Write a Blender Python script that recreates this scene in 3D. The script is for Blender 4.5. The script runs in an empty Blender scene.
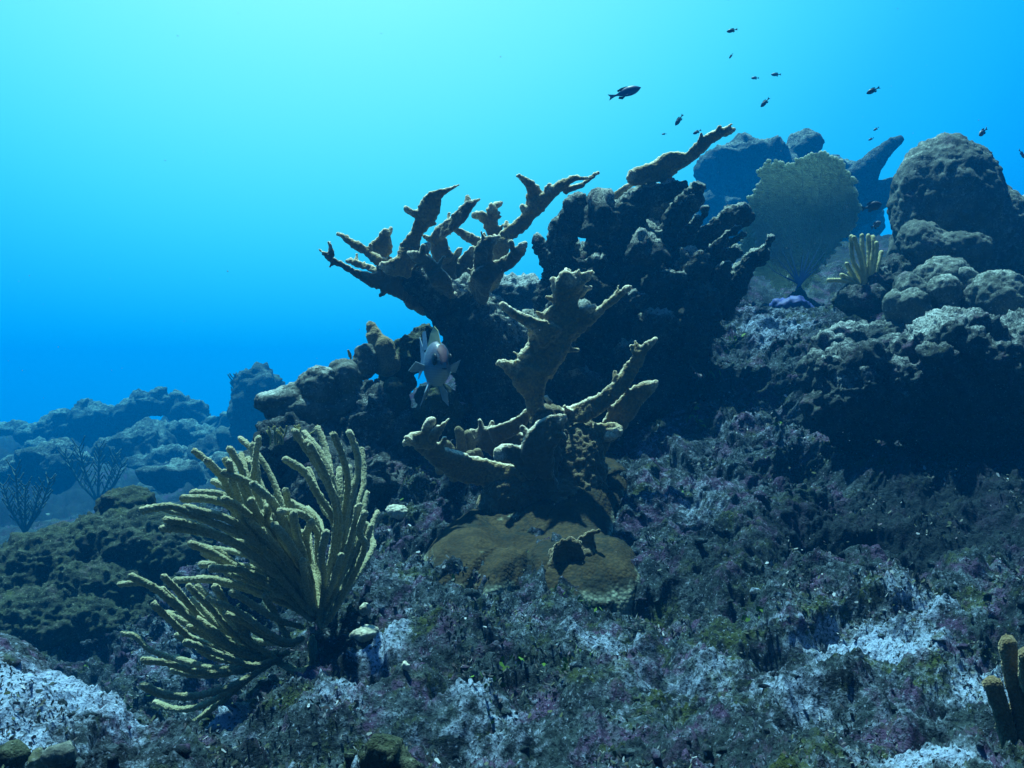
import bpy, math, random
import numpy as np
from mathutils import Vector

# ------------------------------------------------------------------ camera, water light, sun, exposure
S = bpy.context.scene
COL = S.collection
R = math.radians
FPX = 983.0                                            # focal length in pixels of the 1024 px frame

cam = bpy.data.cameras.new("camera")
cam.sensor_width = 36.0
cam.lens = FPX / 1024.0 * 36.0
cam.clip_start, cam.clip_end = 0.02, 400.0
cam.dof.use_dof = False
camo = bpy.data.objects.new("camera", cam)
camo.location = (0, 0, 0)
camo.rotation_euler = (R(90), 0, 0)
COL.objects.link(camo)
S.camera = camo

SUN_EL, SUN_AZ = 73.0, -35.0                           # azimuth from +Y (view direction), negative = left
sd = Vector((math.sin(R(SUN_AZ)) * math.cos(R(SUN_EL)), math.cos(R(SUN_AZ)) * math.cos(R(SUN_EL)), math.sin(R(SUN_EL))))

W = bpy.data.worlds.new("World")
S.world = W
W.use_nodes = True
nt = W.node_tree
nt.nodes.clear()
L = nt.links.new
wo = nt.nodes.new("ShaderNodeOutputWorld")
bg = nt.nodes.new("ShaderNodeBackground")
L(bg.outputs[0], wo.inputs[0])
tc = nt.nodes.new("ShaderNodeTexCoord")
dot = nt.nodes.new("ShaderNodeVectorMath"); dot.operation = 'DOT_PRODUCT'
gd = Vector((math.sin(R(-12)) * math.cos(R(36)), math.cos(R(-12)) * math.cos(R(36)), math.sin(R(36))))
dot.inputs[1].default_value = gd
L(tc.outputs['Generated'], dot.inputs[0])
mr = nt.nodes.new("ShaderNodeMapRange")
mr.inputs[1].default_value, mr.inputs[2].default_value = -1.0, 1.0
L(dot.outputs['Value'], mr.inputs[0])
ramp = nt.nodes.new("ShaderNodeValToRGB")
ramp.color_ramp.interpolation = 'B_SPLINE'
WATER = [(-1.0, (0.0, 0.004, 0.025)), (-0.2, (0.0, 0.010, 0.06)), (0.40, (0.0, 0.032, 0.28)), (0.66, (0.0, 0.18, 0.78)),
         (0.76, (0.006, 0.45, 1.0)), (0.82, (0.024, 0.49, 1.08)), (0.87, (0.075, 0.68, 1.1)), (0.91, (0.145, 0.79, 1.12)),
         (0.95, (0.255, 0.91, 1.14)), (0.975, (0.35, 0.99, 1.16)), (1.0, (0.42, 1.05, 1.18))]
cr = ramp.color_ramp
while len(cr.elements) < len(WATER):
    cr.elements.new(0.5)
for e, (d, c) in zip(cr.elements, WATER):
    e.position = (d + 1) / 2
    e.color = (*c, 1)
L(mr.outputs[0], ramp.inputs[0])
# the daylight sky, seen from below through the round window in the water surface overhead
sky = nt.nodes.new("ShaderNodeTexSky")
sky.sky_type = 'NISHITA'
sky.sun_disc = False
sky.sun_elevation = R(SUN_EL)
sky.sun_rotation = R(SUN_AZ)
tint = nt.nodes.new("ShaderNodeMix"); tint.data_type = 'RGBA'; tint.blend_type = 'MULTIPLY'
tint.inputs[0].default_value = 1.0
tint.inputs[7].default_value = (0.04, 0.09, 0.11, 1)      # strength about 0.1, red taken out by the water
L(sky.outputs[0], tint.inputs[6])
sep = nt.nodes.new("ShaderNodeSeparateXYZ")
L(tc.outputs['Generated'], sep.inputs[0])
win = nt.nodes.new("ShaderNodeMapRange"); win.interpolation_type = 'SMOOTHSTEP'
win.inputs[1].default_value, win.inputs[2].default_value = 0.66, 0.80
L(sep.outputs['Z'], win.inputs[0])
mixw = nt.nodes.new("ShaderNodeMix"); mixw.data_type = 'RGBA'; mixw.blend_type = 'ADD'
L(win.outputs[0], mixw.inputs[0])
L(ramp.outputs[0], mixw.inputs[6])
L(tint.outputs[2], mixw.inputs[7])
L(mixw.outputs[2], bg.inputs[0])
bg.inputs[1].default_value = 0.595

sun = bpy.data.lights.new("sun", 'SUN')
sun.energy = 5.0
sun.angle = R(1.5)
sun.color = (0.66, 1.0, 0.97)
suno = bpy.data.objects.new("sun", sun)
suno.rotation_euler = (-sd).to_track_quat('-Z', 'Y').to_euler()
COL.objects.link(suno)

S.view_settings.view_transform = 'Standard'
S.view_settings.look = 'None'
S.view_settings.exposure = 0.9
S.view_settings.gamma = 1.0
S.render.engine = 'CYCLES'
S.cycles.use_denoising = True
S.cycles.max_bounces = 4
S.cycles.diffuse_bounces = 2
S.cycles.glossy_bounces = 1
S.cycles.transmission_bounces = 2
S.cycles.transparent_max_bounces = 6
S.cycles.volume_bounces = 0
S.cycles.caustics_reflective = False
S.cycles.caustics_refractive = False
S.cycles.sample_clamp_indirect = 4.0

HAZE_DENSITY = 0.07
HAZE_COLOR = (0.0, 0.116, 0.31)
HAZE_ABSORB = (0.0, 0.51, 0.83)                        # red dies first
HAZE_G = 0.36

random.seed(11)
rng = np.random.default_rng(11)

# ------------------------------------------------------------------ helpers
def at(px, py, Y):
    return np.array(((px - 512.0) / FPX * Y, Y, (384.0 - py) / FPX * Y))

def sstep(a, b, x):
    t = np.clip((x - a) / (b - a), 0, 1)
    return t * t * (3 - 2 * t)

def _hash(ix, iy, iz, seed):
    h = (ix.astype(np.int64) * 374761393 + iy.astype(np.int64) * 668265263 + iz.astype(np.int64) * 2147483647 + seed * 974634797) & 0xffffffff
    h = ((h ^ (h >> 13)) * 1274126177) & 0xffffffff
    h = ((h ^ (h >> 15)) * 2246822519) & 0xffffffff
    return h ^ (h >> 16)

def vnoise(P, seed=0):
    """value noise -1..1, C2 smooth"""
    I = np.floor(P).astype(np.int64)
    f = P - I
    u = f * f * f * (f * (f * 6 - 15) + 10)
    out = 0
    for dx in (0, 1):
        wx = u[:, 0] if dx else 1 - u[:, 0]
        for dy in (0, 1):
            wy = u[:, 1] if dy else 1 - u[:, 1]
            for dz in (0, 1):
                wz = u[:, 2] if dz else 1 - u[:, 2]
                out = out + wx * wy * wz * (_hash(I[:, 0] + dx, I[:, 1] + dy, I[:, 2] + dz, seed) / 2147483647.5 - 1)
    return out

def fbm(P, octv=4, seed=0, gain=0.5, ridged=False):
    a, s, tot = 1.0, 0, 0
    Q = P.copy()
    for k in range(octv):
        n = vnoise(Q, seed + k * 17)
        if ridged:
            n = 1 - 2 * np.abs(n)
        s = s + a * n
        tot += a
        a *= gain
        Q = Q * 2.03 + 5.7
    return s / tot

def worley(P, seed=0):
    I = np.floor(P).astype(np.int64)
    best = np.full(len(P), 9.0)
    for dx in (-1, 0, 1):
        for dy in (-1, 0, 1):
            for dz in (-1, 0, 1):
                J = I + np.array((dx, dy, dz))
                h = _hash(J[:, 0], J[:, 1], J[:, 2], seed)
                o = np.stack(((h & 1023) / 1023., ((h >> 10) & 1023) / 1023., ((h >> 20) & 1023) / 1023.), 1)
                d = ((J + o - P) ** 2).sum(1)
                best = np.minimum(best, d)
    return np.sqrt(best)

class MB:
    """collects verts and faces; build() links them as ONE mesh object"""
    def __init__(s):
        s.v, s.f, s.n = [], [], 0
    def add(s, v, f):
        v = np.asarray(v, float)
        s.v.append(v)
        s.f.extend([tuple(i + s.n for i in q) for q in f])
        s.n += len(v)
    def verts(s):
        return np.concatenate(s.v)

def make_mesh(name, V, F):
    me = bpy.data.meshes.new(name)
    me.from_pydata([tuple(map(float, p)) for p in V], [], F)
    me.update()
    return me

def set_smooth(me, on=True):
    me.polygons.foreach_set("use_smooth", np.full(len(me.polygons), on))
    me.update()

def get_co(me):
    a = np.empty(len(me.vertices) * 3)
    me.vertices.foreach_get("co", a)
    return a.reshape(-1, 3)

def get_no(me):
    a = np.empty(len(me.vertices) * 3)
    me.vertices.foreach_get("normal", a)
    return a.reshape(-1, 3)

def set_co(me, V):
    me.vertices.foreach_set("co", V.ravel())
    me.update()

def set_attr(me, name, vals):
    at_ = me.attributes.get(name) or me.attributes.new(name, 'FLOAT', 'POINT')
    at_.data.foreach_set("value", np.asarray(vals, np.float32))

def link(name, me, mat, parent=None):
    o = bpy.data.objects.new(name, me)
    if mat:
        me.materials.append(mat)
    COL.objects.link(o)
    if parent is not None:
        o.parent = parent
    return o

def tag(o, label=None, cat=None, group=None, kind=None):
    if label: o["label"] = label
    if cat: o["category"] = cat
    if group: o["group"] = group
    if kind: o["kind"] = kind
    return o

def empty(name, loc, label, cat, group=None):
    o = bpy.data.objects.new(name, None)
    o.location = tuple(loc)
    o.empty_display_size = 0.1
    COL.objects.link(o)
    return tag(o, label, cat, group)

def remesh(V, F, voxel, smooth=2):
    """fuse overlapping closed shapes into one skin"""
    me = make_mesh("tmp", V, F)
    o = bpy.data.objects.new("tmp", me)
    COL.objects.link(o)
    m = o.modifiers.new("r", 'REMESH'); m.mode = 'VOXEL'; m.voxel_size = voxel; m.adaptivity = 0
    if smooth:
        k = o.modifiers.new("s", 'SMOOTH'); k.factor = 0.5; k.iterations = smooth
    dg = bpy.context.evaluated_depsgraph_get()
    out = bpy.data.meshes.new_from_object(o.evaluated_get(dg))
    bpy.data.objects.remove(o)
    bpy.data.meshes.remove(me)
    out.materials.clear()
    return out

def catmull(P, n):
    P = np.asarray(P, float)
    if len(P) == 2:
        t = np.linspace(0, 1, n)[:, None]
        return P[0] * (1 - t) + P[1] * t
    Q = np.vstack((2 * P[0] - P[1], P, 2 * P[-1] - P[-2]))
    d = np.linalg.norm(np.diff(P[:, :3], axis=0), axis=1)
    c = np.concatenate(([0], np.cumsum(d))); c /= c[-1]
    out = []
    for s in np.linspace(0, 1, n):
        i = min(max(np.searchsorted(c, s, 'right') - 1, 0), len(P) - 2)
        t = (s - c[i]) / max(c[i + 1] - c[i], 1e-9)
        p0, p1, p2, p3 = Q[i], Q[i + 1], Q[i + 2], Q[i + 3]
        out.append(0.5 * (2 * p1 + (p2 - p0) * t + (2 * p0 - 5 * p1 + 4 * p2 - p3) * t * t + (3 * p1 - p0 - 3 * p2 + p3) * t ** 3))
    return np.array(out)

def tube(mb, P, rw, rt, up=(0, 1, 0), seg=14, flat=False):
    """swept elliptic tube with rounded ends; rw = half width, rt = half thickness along 'up'"""
    P = np.asarray(P, float); rw = np.asarray(rw, float); rt = np.asarray(rt, float)
    T = np.gradient(P, axis=0); T /= np.linalg.norm(T, axis=1)[:, None] + 1e-12
    Pn, Rw, Rt, Tn = [], [], [], []
    for k in (0.0, 0.35, 0.7):
        a = (1 - k) * math.pi / 2
        r = min(rw[0], rt[0])
        Pn.append(P[0] - T[0] * r * math.sin(a)); Rw.append(rw[0] - r * (1 - math.cos(a)) if k else rw[0] * 0.05); Rt.append(max(rt[0] - r * (1 - math.cos(a)), rt[0] * 0.05)); Tn.append(T[0])
    for i in range(len(P)):
        Pn.append(P[i]); Rw.append(rw[i]); Rt.append(rt[i]); Tn.append(T[i])
    for k in (0.7, 0.35, 0.0):
        a = (1 - k) * math.pi / 2
        r = min(rw[-1], rt[-1])
        Pn.append(P[-1] + T[-1] * r * math.sin(a)); Rw.append(rw[-1] - r * (1 - math.cos(a)) if k else rw[-1] * 0.05); Rt.append(max(rt[-1] - r * (1 - math.cos(a)), rt[-1] * 0.05)); Tn.append(T[-1])
    ang = np.arange(seg) / seg * 2 * math.pi
    up = np.asarray(up, float)
    V = []
    for p, t, a, b in zip(Pn, Tn, Rw, Rt):
        w = np.cross(t, up); nw = np.linalg.norm(w)
        w = w / nw if nw > 1e-4 else np.array((1., 0, 0))
        u = np.cross(w, t)
        ca = np.cos(ang)
        xw = np.sign(ca) * max(a - b, 0) + ca * min(a, b) if flat else ca * a
        V.append(p + np.outer(xw, w) + np.outer(np.sin(ang) * b, u))
    n = len(V)
    F = []
    for i in range(n - 1):
        for j in range(seg):
            k = (j + 1) % seg
            F.append((i * seg + j, (i + 1) * seg + j, (i + 1) * seg + k, i * seg + k))
    F.append(tuple(range(seg)))
    F.append(tuple((n - 1) * seg + j for j in reversed(range(seg))))
    mb.add(np.concatenate(V), F)

_ico = {}
def ico(sub):
    if sub not in _ico:
        import bmesh
        bm = bmesh.new()
        bmesh.ops.create_icosphere(bm, subdivisions=sub, radius=1.0)
        bm.verts.ensure_lookup_table()
        _ico[sub] = (np.array([v.co[:] for v in bm.verts]), [tuple(v.index for v in f.verts) for f in bm.faces])
        bm.free()
    return _ico[sub]

def ellipsoid(mb, c, r, sub=3, rot=0.0):
    V, F = ico(sub)
    V = V * np.asarray(r, float)
    if rot:
        cs, sn = math.cos(rot), math.sin(rot)
        V = np.stack((V[:, 0] * cs - V[:, 2] * sn, V[:, 1], V[:, 0] * sn + V[:, 2] * cs), 1)
    mb.add(V + np.asarray(c), F)

# ------------------------------------------------------------------ materials
def nodes_of(name):
    m = bpy.data.materials.new(name)
    m.use_nodes = True
    t = m.node_tree
    b = t.nodes['Principled BSDF']
    b.inputs['Roughness'].default_value = 0.9
    b.inputs['Specular IOR Level'].default_value = 0.12
    return m, t, b

def nz(t, vec, scale, detail=6, rough=0.6, off=0.0):
    n = t.nodes.new("ShaderNodeTexNoise")
    n.inputs['Scale'].default_value = scale
    n.inputs['Detail'].default_value = detail
    n.inputs['Roughness'].default_value = rough
    if off:
        a = t.nodes.new("ShaderNodeVectorMath"); a.operation = 'ADD'
        a.inputs[1].default_value = (off, off * 1.7, -off)
        t.links.new(vec, a.inputs[0]); vec = a.outputs[0]
    t.links.new(vec, n.inputs['Vector'])
    return n.outputs['Fac']

def rng_node(t, val, a, b):
    n = t.nodes.new("ShaderNodeMapRange"); n.interpolation_type = 'SMOOTHSTEP'
    n.inputs[1].default_value, n.inputs[2].default_value = a, b
    t.links.new(val, n.inputs[0])
    return n.outputs[0]

def mixc(t, fac, a, b):
    n = t.nodes.new("ShaderNodeMix"); n.data_type = 'RGBA'
    if isinstance(fac, float): n.inputs[0].default_value = fac
    else: t.links.new(fac, n.inputs[0])
    for i, c in ((6, a), (7, b)):
        if isinstance(c, tuple): n.inputs[i].default_value = (*c, 1)
        else: t.links.new(c, n.inputs[i])
    return n.outputs[2]

def math_(t, op, a, b=None):
    n = t.nodes.new("ShaderNodeMath"); n.operation = op
    for i, v in ((0, a), (1, b)):
        if v is None: continue
        if isinstance(v, (int, float)): n.inputs[i].default_value = v
        else: t.links.new(v, n.inputs[i])
    return n.outputs[0]

def attr(t, name):
    n = t.nodes.new("ShaderNodeAttribute"); n.attribute_name = name
    return n.outputs['Fac']

def bump(t, b, h, strength, dist):
    n = t.nodes.new("ShaderNodeBump")
    n.inputs['Strength'].default_value = strength
    n.inputs['Distance'].default_value = dist
    t.links.new(h, n.inputs['Height'])
    t.links.new(n.outputs[0], b.inputs['Normal'])

def reef_mat(name, dark, mid, pale, crust, algae, s=1.0, pale_th=0.60, crust_th=0.58, algae_th=0.60, bstr=0.9, bdist=0.012):
    """encrusted reef limestone: dark turf, bare grey rock, pale chalky specks, purple crust, olive algae"""
    m, t, b = nodes_of(name)
    v = t.nodes.new("ShaderNodeTexCoord").outputs['Object']
    dark, mid, crust, algae = [tuple(0.8 * q_ for q_ in c_) for c_ in (dark, mid, crust, algae)]
    big = nz(t, v, 3.5 * s, 5, 0.6)
    med = nz(t, v, 13 * s, 7, 0.65, 3.1)
    fin = nz(t, v, 55 * s, 6, 0.7, 7.7)
    mic = nz(t, v, 190 * s, 3, 0.6, 1.3)
    c = mixc(t, rng_node(t, med, 0.36, 0.64), dark, mid)
    c = mixc(t, rng_node(t, nz(t, v, 9 * s, 6, 0.7, 11.0), algae_th - 0.04, algae_th + 0.08), c, algae)
    c = mixc(t, rng_node(t, nz(t, v, 11 * s, 6, 0.7, 21.0), crust_th - 0.04, crust_th + 0.08), c, crust)
    c = mixc(t, math_(t, 'MULTIPLY', rng_node(t, nz(t, v, 24 * s, 5, 0.7, 41.0), 0.52, 0.62), 0.6), c, mixc(t, 0.16, mid, pale))
    p = math_(t, 'ADD', math_(t, 'MULTIPLY', fin, 0.55), math_(t, 'ADD', math_(t, 'MULTIPLY', big, 0.2), math_(t, 'MULTIPLY', med, 0.25)))
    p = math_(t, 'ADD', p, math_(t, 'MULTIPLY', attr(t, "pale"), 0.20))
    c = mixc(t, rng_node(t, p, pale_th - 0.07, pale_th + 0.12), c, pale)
    c = mixc(t, rng_node(t, mic, 0.50, 0.66), c, dark)
    spk = nz(t, v, 150 * s, 4, 0.65, 17.0)
    c = mixc(t, math_(t, 'MULTIPLY', rng_node(t, spk, 0.59, 0.68), 0.5), c, pale)
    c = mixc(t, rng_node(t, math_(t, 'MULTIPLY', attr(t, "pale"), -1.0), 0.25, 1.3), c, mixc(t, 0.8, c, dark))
    t.links.new(c, b.inputs['Base Color'])
    vo = t.nodes.new("ShaderNodeTexVoronoi"); vo.inputs['Scale'].default_value = 70 * s
    t.links.new(v, vo.inputs['Vector'])
    h = math_(t, 'ADD', math_(t, 'MULTIPLY', fin, 1.0), math_(t, 'ADD', math_(t, 'MULTIPLY', mic, 0.45), math_(t, 'MULTIPLY', vo.outputs['Distance'], 0.3)))
    bump(t, b, h, bstr, bdist)
    return m

def coral_mat(name, base, light, tip, scale=160.0, bdist=0.003, stain=(0.12, 0.10, 0.07), stain_th=0.62, fuzz=0.35, sss=0.0):
    """living coral skin: fine raised pores, pale growing tips and painted sunlit rims (attribute 'pale'), mottled brown"""
    m, t, b = nodes_of(name)
    v = t.nodes.new("ShaderNodeTexCoord").outputs['Object']
    n1 = nz(t, v, 14, 5, 0.6)
    c = mixc(t, rng_node(t, n1, 0.35, 0.65), base, light)
    c = mixc(t, rng_node(t, nz(t, v, 8, 6, 0.7, 4.4), stain_th, stain_th + 0.08), c, stain)
    c = mixc(t, attr(t, "pale"), c, tip)
    vo = t.nodes.new("ShaderNodeTexVoronoi"); vo.inputs['Scale'].default_value = scale
    t.links.new(v, vo.inputs['Vector'])
    c = mixc(t, math_(t, 'MULTIPLY', rng_node(t, vo.outputs['Distance'], 0.35, 0.75), 0.55), c, stain)
    t.links.new(c, b.inputs['Base Color'])
    inv = math_(t, 'SUBTRACT', 1.0, vo.outputs['Distance'])
    bump(t, b, math_(t, 'ADD', inv, math_(t, 'MULTIPLY', n1, 0.8)), 0.8, bdist)
    if sss:                                             # thin skeleton margins glow when lit from behind
        b.inputs['Subsurface Weight'].default_value = sss
        b.inputs['Subsurface Radius'].default_value = (1.0, 0.9, 0.7)
        b.inputs['Subsurface Scale'].default_value = 0.011
    if fuzz:                                            # downy polyps catch light along the outline
        b.inputs['Sheen Weight'].default_value = fuzz
        b.inputs['Sheen Roughness'].default_value = 0.45
        b.inputs['Sheen Tint'].default_value = (*tip, 1)
    return m

def plain_mat(name, c1, c2, scale=20.0, rough=0.6, spec=0.2, bdist=0.001):
    m, t, b = nodes_of(name)
    b.inputs['Roughness'].default_value = rough
    b.inputs['Specular IOR Level'].default_value = spec
    v = t.nodes.new("ShaderNodeTexCoord").outputs['Object']
    n = nz(t, v, scale, 5, 0.6)
    t.links.new(mixc(t, rng_node(t, n, 0.35, 0.65), c1, c2), b.inputs['Base Color'])
    bump(t, b, n, 0.4, bdist)
    return m

M = {}
M['ground'] = reef_mat("reef_limestone", (0.006, 0.013, 0.019), (0.037, 0.062, 0.066), (0.28, 0.37, 0.50), (0.080, 0.052, 0.110), (0.048, 0.070, 0.022), 1.0, 0.575, 0.545, 0.55, 0.9, 0.012)
M['rock'] = reef_mat("encrusted_rock", (0.024, 0.034, 0.036), (0.085, 0.105, 0.10), (0.38, 0.43, 0.41), (0.12, 0.08, 0.13), (0.08, 0.09, 0.04), 1.0, 0.60)
M['deadcoral'] = reef_mat("dead_coral_turf", (0.025, 0.032, 0.032), (0.085, 0.10, 0.09), (0.40, 0.44, 0.38), (0.09, 0.06, 0.08), (0.15, 0.11, 0.04), 1.0, 0.60, 0.60, 0.58, 1.0, 0.018)
M['algaerock'] = reef_mat("algae_covered_rock", (0.024, 0.036, 0.024), (0.062, 0.080, 0.045), (0.30, 0.33, 0.27), (0.08, 0.075, 0.07), (0.075, 0.095, 0.035), 1.0, 0.66)
M['star'] = reef_mat("star_coral_skin", (0.065, 0.08, 0.072), (0.15, 0.17, 0.145), (0.40, 0.45, 0.40), (0.15, 0.12, 0.17), (0.10, 0.115, 0.06), 0.8, 0.60, 0.62, 0.60, 0.6, 0.007)
M['farrock'] = reef_mat("far_reef_rock", (0.03, 0.04, 0.035), (0.10, 0.125, 0.11), (0.26, 0.32, 0.29), (0.07, 0.08, 0.085), (0.07, 0.10, 0.05), 0.45, 0.58, bdist=0.03)
M['elk'] = coral_mat("elkhorn_coral_skin", (0.185, 0.135, 0.055), (0.265, 0.20, 0.085), (0.88, 0.80, 0.58), sss=0.8)
M['elkdark'] = coral_mat("elkhorn_coral_skin_dull", (0.085, 0.065, 0.030), (0.13, 0.10, 0.05), (0.80, 0.74, 0.55), stain_th=0.56, sss=0.8)
M['elkbase'] = coral_mat("elkhorn_coral_crust", (0.028, 0.021, 0.009), (0.054, 0.040, 0.017), (0.4, 0.48, 0.36), scale=120, stain=(0.016, 0.018, 0.012), stain_th=0.50, fuzz=0.0)
M['rod'] = coral_mat("sea_rod_polyps", (0.235, 0.25, 0.155), (0.31, 0.325, 0.205), (0.62, 0.58, 0.38), scale=260, bdist=0.002, stain=(0.17, 0.15, 0.06), stain_th=0.75, fuzz=0.8)
M['rodfar'] = plain_mat("sea_rod_polyps_far", (0.36, 0.33, 0.15), (0.50, 0.46, 0.24), 60)
M['brownrod'] = coral_mat("brown_sea_rod_polyps", (0.13, 0.10, 0.05), (0.20, 0.15, 0.08), (0.42, 0.36, 0.24), scale=300, bdist=0.002, stain=(0.08, 0.06, 0.03), stain_th=0.7, fuzz=0.8)
M['finger'] = coral_mat("finger_coral_skin", (0.20, 0.17, 0.09), (0.28, 0.24, 0.13), (0.45, 0.42, 0.3), scale=200, bdist=0.002)

# ------------------------------------------------------------------ ground: one sheet, bank of reef rock falling away to the left
BG = 1.8
CP = [
 # px, py, Y       (where the smooth surface passes)
 (-200, 770, 1.0), (100, 800, 1.0), (350, 800, 1.0), (512, 800, 1.0), (700, 800, 1.0), (900, 800, 1.0), (1250, 800, 1.0),
 (-250, 665, 1.45), (0, 685, 1.5), (100, 712, 1.52), (200, 742, 1.58), (282, 690, 1.77), (312, 668, 1.82), (350, 625, 1.95), (400, 570, 2.25),
 (512, 680, 1.55), (512, 620, 1.95), (512, 570, 2.35), (520, 500, 2.75), (480, 440, 3.15), (470, 430, 3.6),
 (650, 670, 1.6), (650, 590, 2.05), (650, 520, 2.5), (650, 455, 3.0), (650, 390, 3.5),
 (750, 660, 1.6), (750, 590, 2.0), (750, 520, 2.4), (750, 440, 2.85), (750, 370, 3.4), (740, 328, 3.8), (790, 322, 4.1),
 (860, 660, 1.6), (860, 600, 1.9), (860, 545, 2.25), (860, 495, 2.7), (850, 430, 3.1), (850, 345, 3.5), (850, 320, 4.2),
 (1000, 660, 1.6), (1000, 600, 1.85), (1000, 550, 2.15), (1000, 500, 2.6), (1000, 440, 3.1), (1000, 300, 3.7), (1000, 270, 4.3),
 (1300, 640, 1.6), (1300, 540, 2.2), (1300, 420, 3.1), (1300, 280, 4.0),
 # hollow behind the foreground edge, left
 (-200, 840, 1.9), (0, 830, 1.9), (100, 810, 2.0), (200, 750, 2.2), (100, 640, 3.2), (-200, 660, 3.2), (0, 650, 3.2), (200, 620, 3.0),
 (290, 590, 2.45), (300, 520, 2.75), (300, 455, 3.05), (370, 540, 2.55), (370, 470, 2.95), (330, 430, 3.25), (400, 430, 3.2),
 (250, 500, 3.0), (240, 520, 3.6), (330, 470, 3.9), (420, 450, 3.9), (430, 480, 5.0), (300, 500, 5.0), (540, 330, 4.2), (560, 400, 6.0),
 (0, 545, 4.6), (100, 540, 5.0), (200, 520, 5.0), (-300, 560, 5.0), (0, 485, 6.8), (100, 470, 7.5), (200, 465, 7.5), (-300, 490, 7.0),
 (0, 445, 9.5), (100, 430, 10.0), (180, 428, 10.0), (240, 450, 10.0), (350, 450, 10.0), (-400, 430, 10.0), (512, 440, 10),
 (650, 330, 5.0), (720, 330, 6.0), (800, 290, 6.0), (900, 290, 6.0), (1100, 280, 6.0), (1400, 300, 6.0), (750, 340, 8.0), (900, 340, 9.0), (1200, 350, 9.0),
 (-500, 462, 16), (0, 462, 16), (300, 465, 16), (700, 445, 16), (1100, 400, 16), (1500, 400, 16),
 (-500, 470, 60), (200, 470, 60), (700, 470, 60), (1500, 450, 60),
]
CP = [(a, b, c * BG if 4.55 < c < 50 else c) for a, b, c in CP]
cpw = np.array([at(*c) for c in CP])
def uv_of(x, y):
    yy = np.maximum(y, 0.9)
    return np.stack((x / (yy + 0.35) * 1.6, np.log(yy + 0.2) * 1.5), -1)
_cu = uv_of(cpw[:, 0], cpw[:, 1])
def _phi(r2):
    return 0.5 * r2 * np.log(r2 + 1e-12)
_A = _phi(((_cu[:, None] - _cu[None]) ** 2).sum(-1)) + np.eye(len(_cu)) * 2e-3
_Pm = np.hstack((np.ones((len(_cu), 1)), _cu))
_K = np.block([[_A, _Pm], [_Pm.T, np.zeros((3, 3))]])
_wz = np.linalg.solve(_K, np.concatenate((cpw[:, 2], np.zeros(3))))
def base_z(x, y):
    u = uv_of(np.asarray(x, float), np.asarray(y, float))
    sh = u.shape[:-1]
    u = u.reshape(-1, 2)
    z = _wz[-3] + u @ _wz[-2:]
    for i in range(len(_cu)):
        z = z + _wz[i] * _phi(((u - _cu[i]) ** 2).sum(1))
    return z.reshape(sh)

rows = np.concatenate((np.linspace(-0.25, 0.85, 40)[:-1], np.linspace(0.85, 4.5, 900)[:-1], np.geomspace(4.5, 60, 260)))
cols = np.concatenate((np.linspace(-1.5, -0.56, 60)[:-1], np.linspace(-0.56, 0.56, 780), np.linspace(0.56, 1.5, 60)[1:]))
GA, GY = np.meshgrid(cols, rows)
GX = GA * (GY + 0.38)
GZ = base_z(GX, GY)
shape = GX.shape
P0 = np.stack((GX, GY, GZ), -1)
tx = np.gradient(P0, axis=1); ty = np.gradient(P0, axis=0)
N0 = np.cross(tx, ty); N0 /= np.linalg.norm(N0, axis=-1)[..., None]
P = P0.reshape(-1, 3); N = N0.reshape(-1, 3)
near = 1 - sstep(4.0, 6.5, P[:, 1])
mid = 1 - sstep(9.0, 15.0, P[:, 1])
d = (0.05 + 0.035 * near) * fbm(P * 2.6, 3, 1) - near * 0.09 * sstep(-0.05, 0.6, fbm(P * 3.6, 3, 33)) + near * 0.055 * sstep(-0.1, 0.3, fbm(P * 1.7, 2, 35)) * (0.62 - worley(P * 3.6 + 0.5 * fbm(P * 4, 2, 45)[:, None], 36)) + 0.11 * (1 - near) * fbm(P * 1.1, 3, 90, ridged=True) * (1 - sstep(14, 30, P[:, 1]))
wc = worley(P * np.array((6.5, 6.5, 6.5)) + 0.6 * fbm(P * 5, 2, 44)[:, None], 5)
d = d + mid * (0.024 * (0.5 - wc) + 0.045 * fbm(P * 5.0, 4, 61, gain=0.6, ridged=True))
d = d + near * (0.024 * fbm(P * 13, 3, 9, ridged=True) - 0.045 * sstep(0.2, 0.6, fbm(P * 9, 2, 31)))
d = d + near * (0.020 * fbm(P * 30, 3, 13, gain=0.7) + 0.009 * fbm(P * 105, 2, 17, gain=.8, ridged=True))
side = np.stack((vnoise(P * 16, 51), vnoise(P * 16, 52), vnoise(P * 16, 53)), 1)
d = d * (1 - 0.6 * (1 - sstep(-0.75, -0.25, P[:, 0])) * (1 - sstep(1.9, 2.6, P[:, 1])))
d = d + sstep(6, 9, P[:, 1]) * (1 - sstep(24, 40, P[:, 1])) * (0.40 * fbm(P * 0.9, 5, 95, gain=0.55, ridged=True) - 0.1)
PG = P + N * d[:, None] + near[:, None] * 0.014 * side
nr, nc = shape
idx = np.arange(nr * nc).reshape(nr, nc)
quads = np.stack((idx[:-1, :-1], idx[:-1, 1:], idx[1:, 1:], idx[1:, :-1]), -1).reshape(-1, 4)
gme = bpy.data.meshes.new("reef_ground")
gme.vertices.add(len(PG)); gme.vertices.foreach_set("co", PG.ravel())
gme.loops.add(quads.size); gme.loops.foreach_set("vertex_index", quads.ravel().astype(np.int32))
gme.polygons.add(len(quads)); gme.polygons.foreach_set("loop_start", np.arange(0, quads.size, 4, dtype=np.int32))
gme.update(calc_edges=True); gme.validate()
set_smooth(gme)
_front = np.where((PG[:, 1] > 0.6) & (PG[:, 1] < 5.0))[0]
_pu = 512 + FPX * PG[_front, 0] / PG[_front, 1]
_pv = 384 - FPX * PG[_front, 2] / PG[_front, 1]
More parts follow.
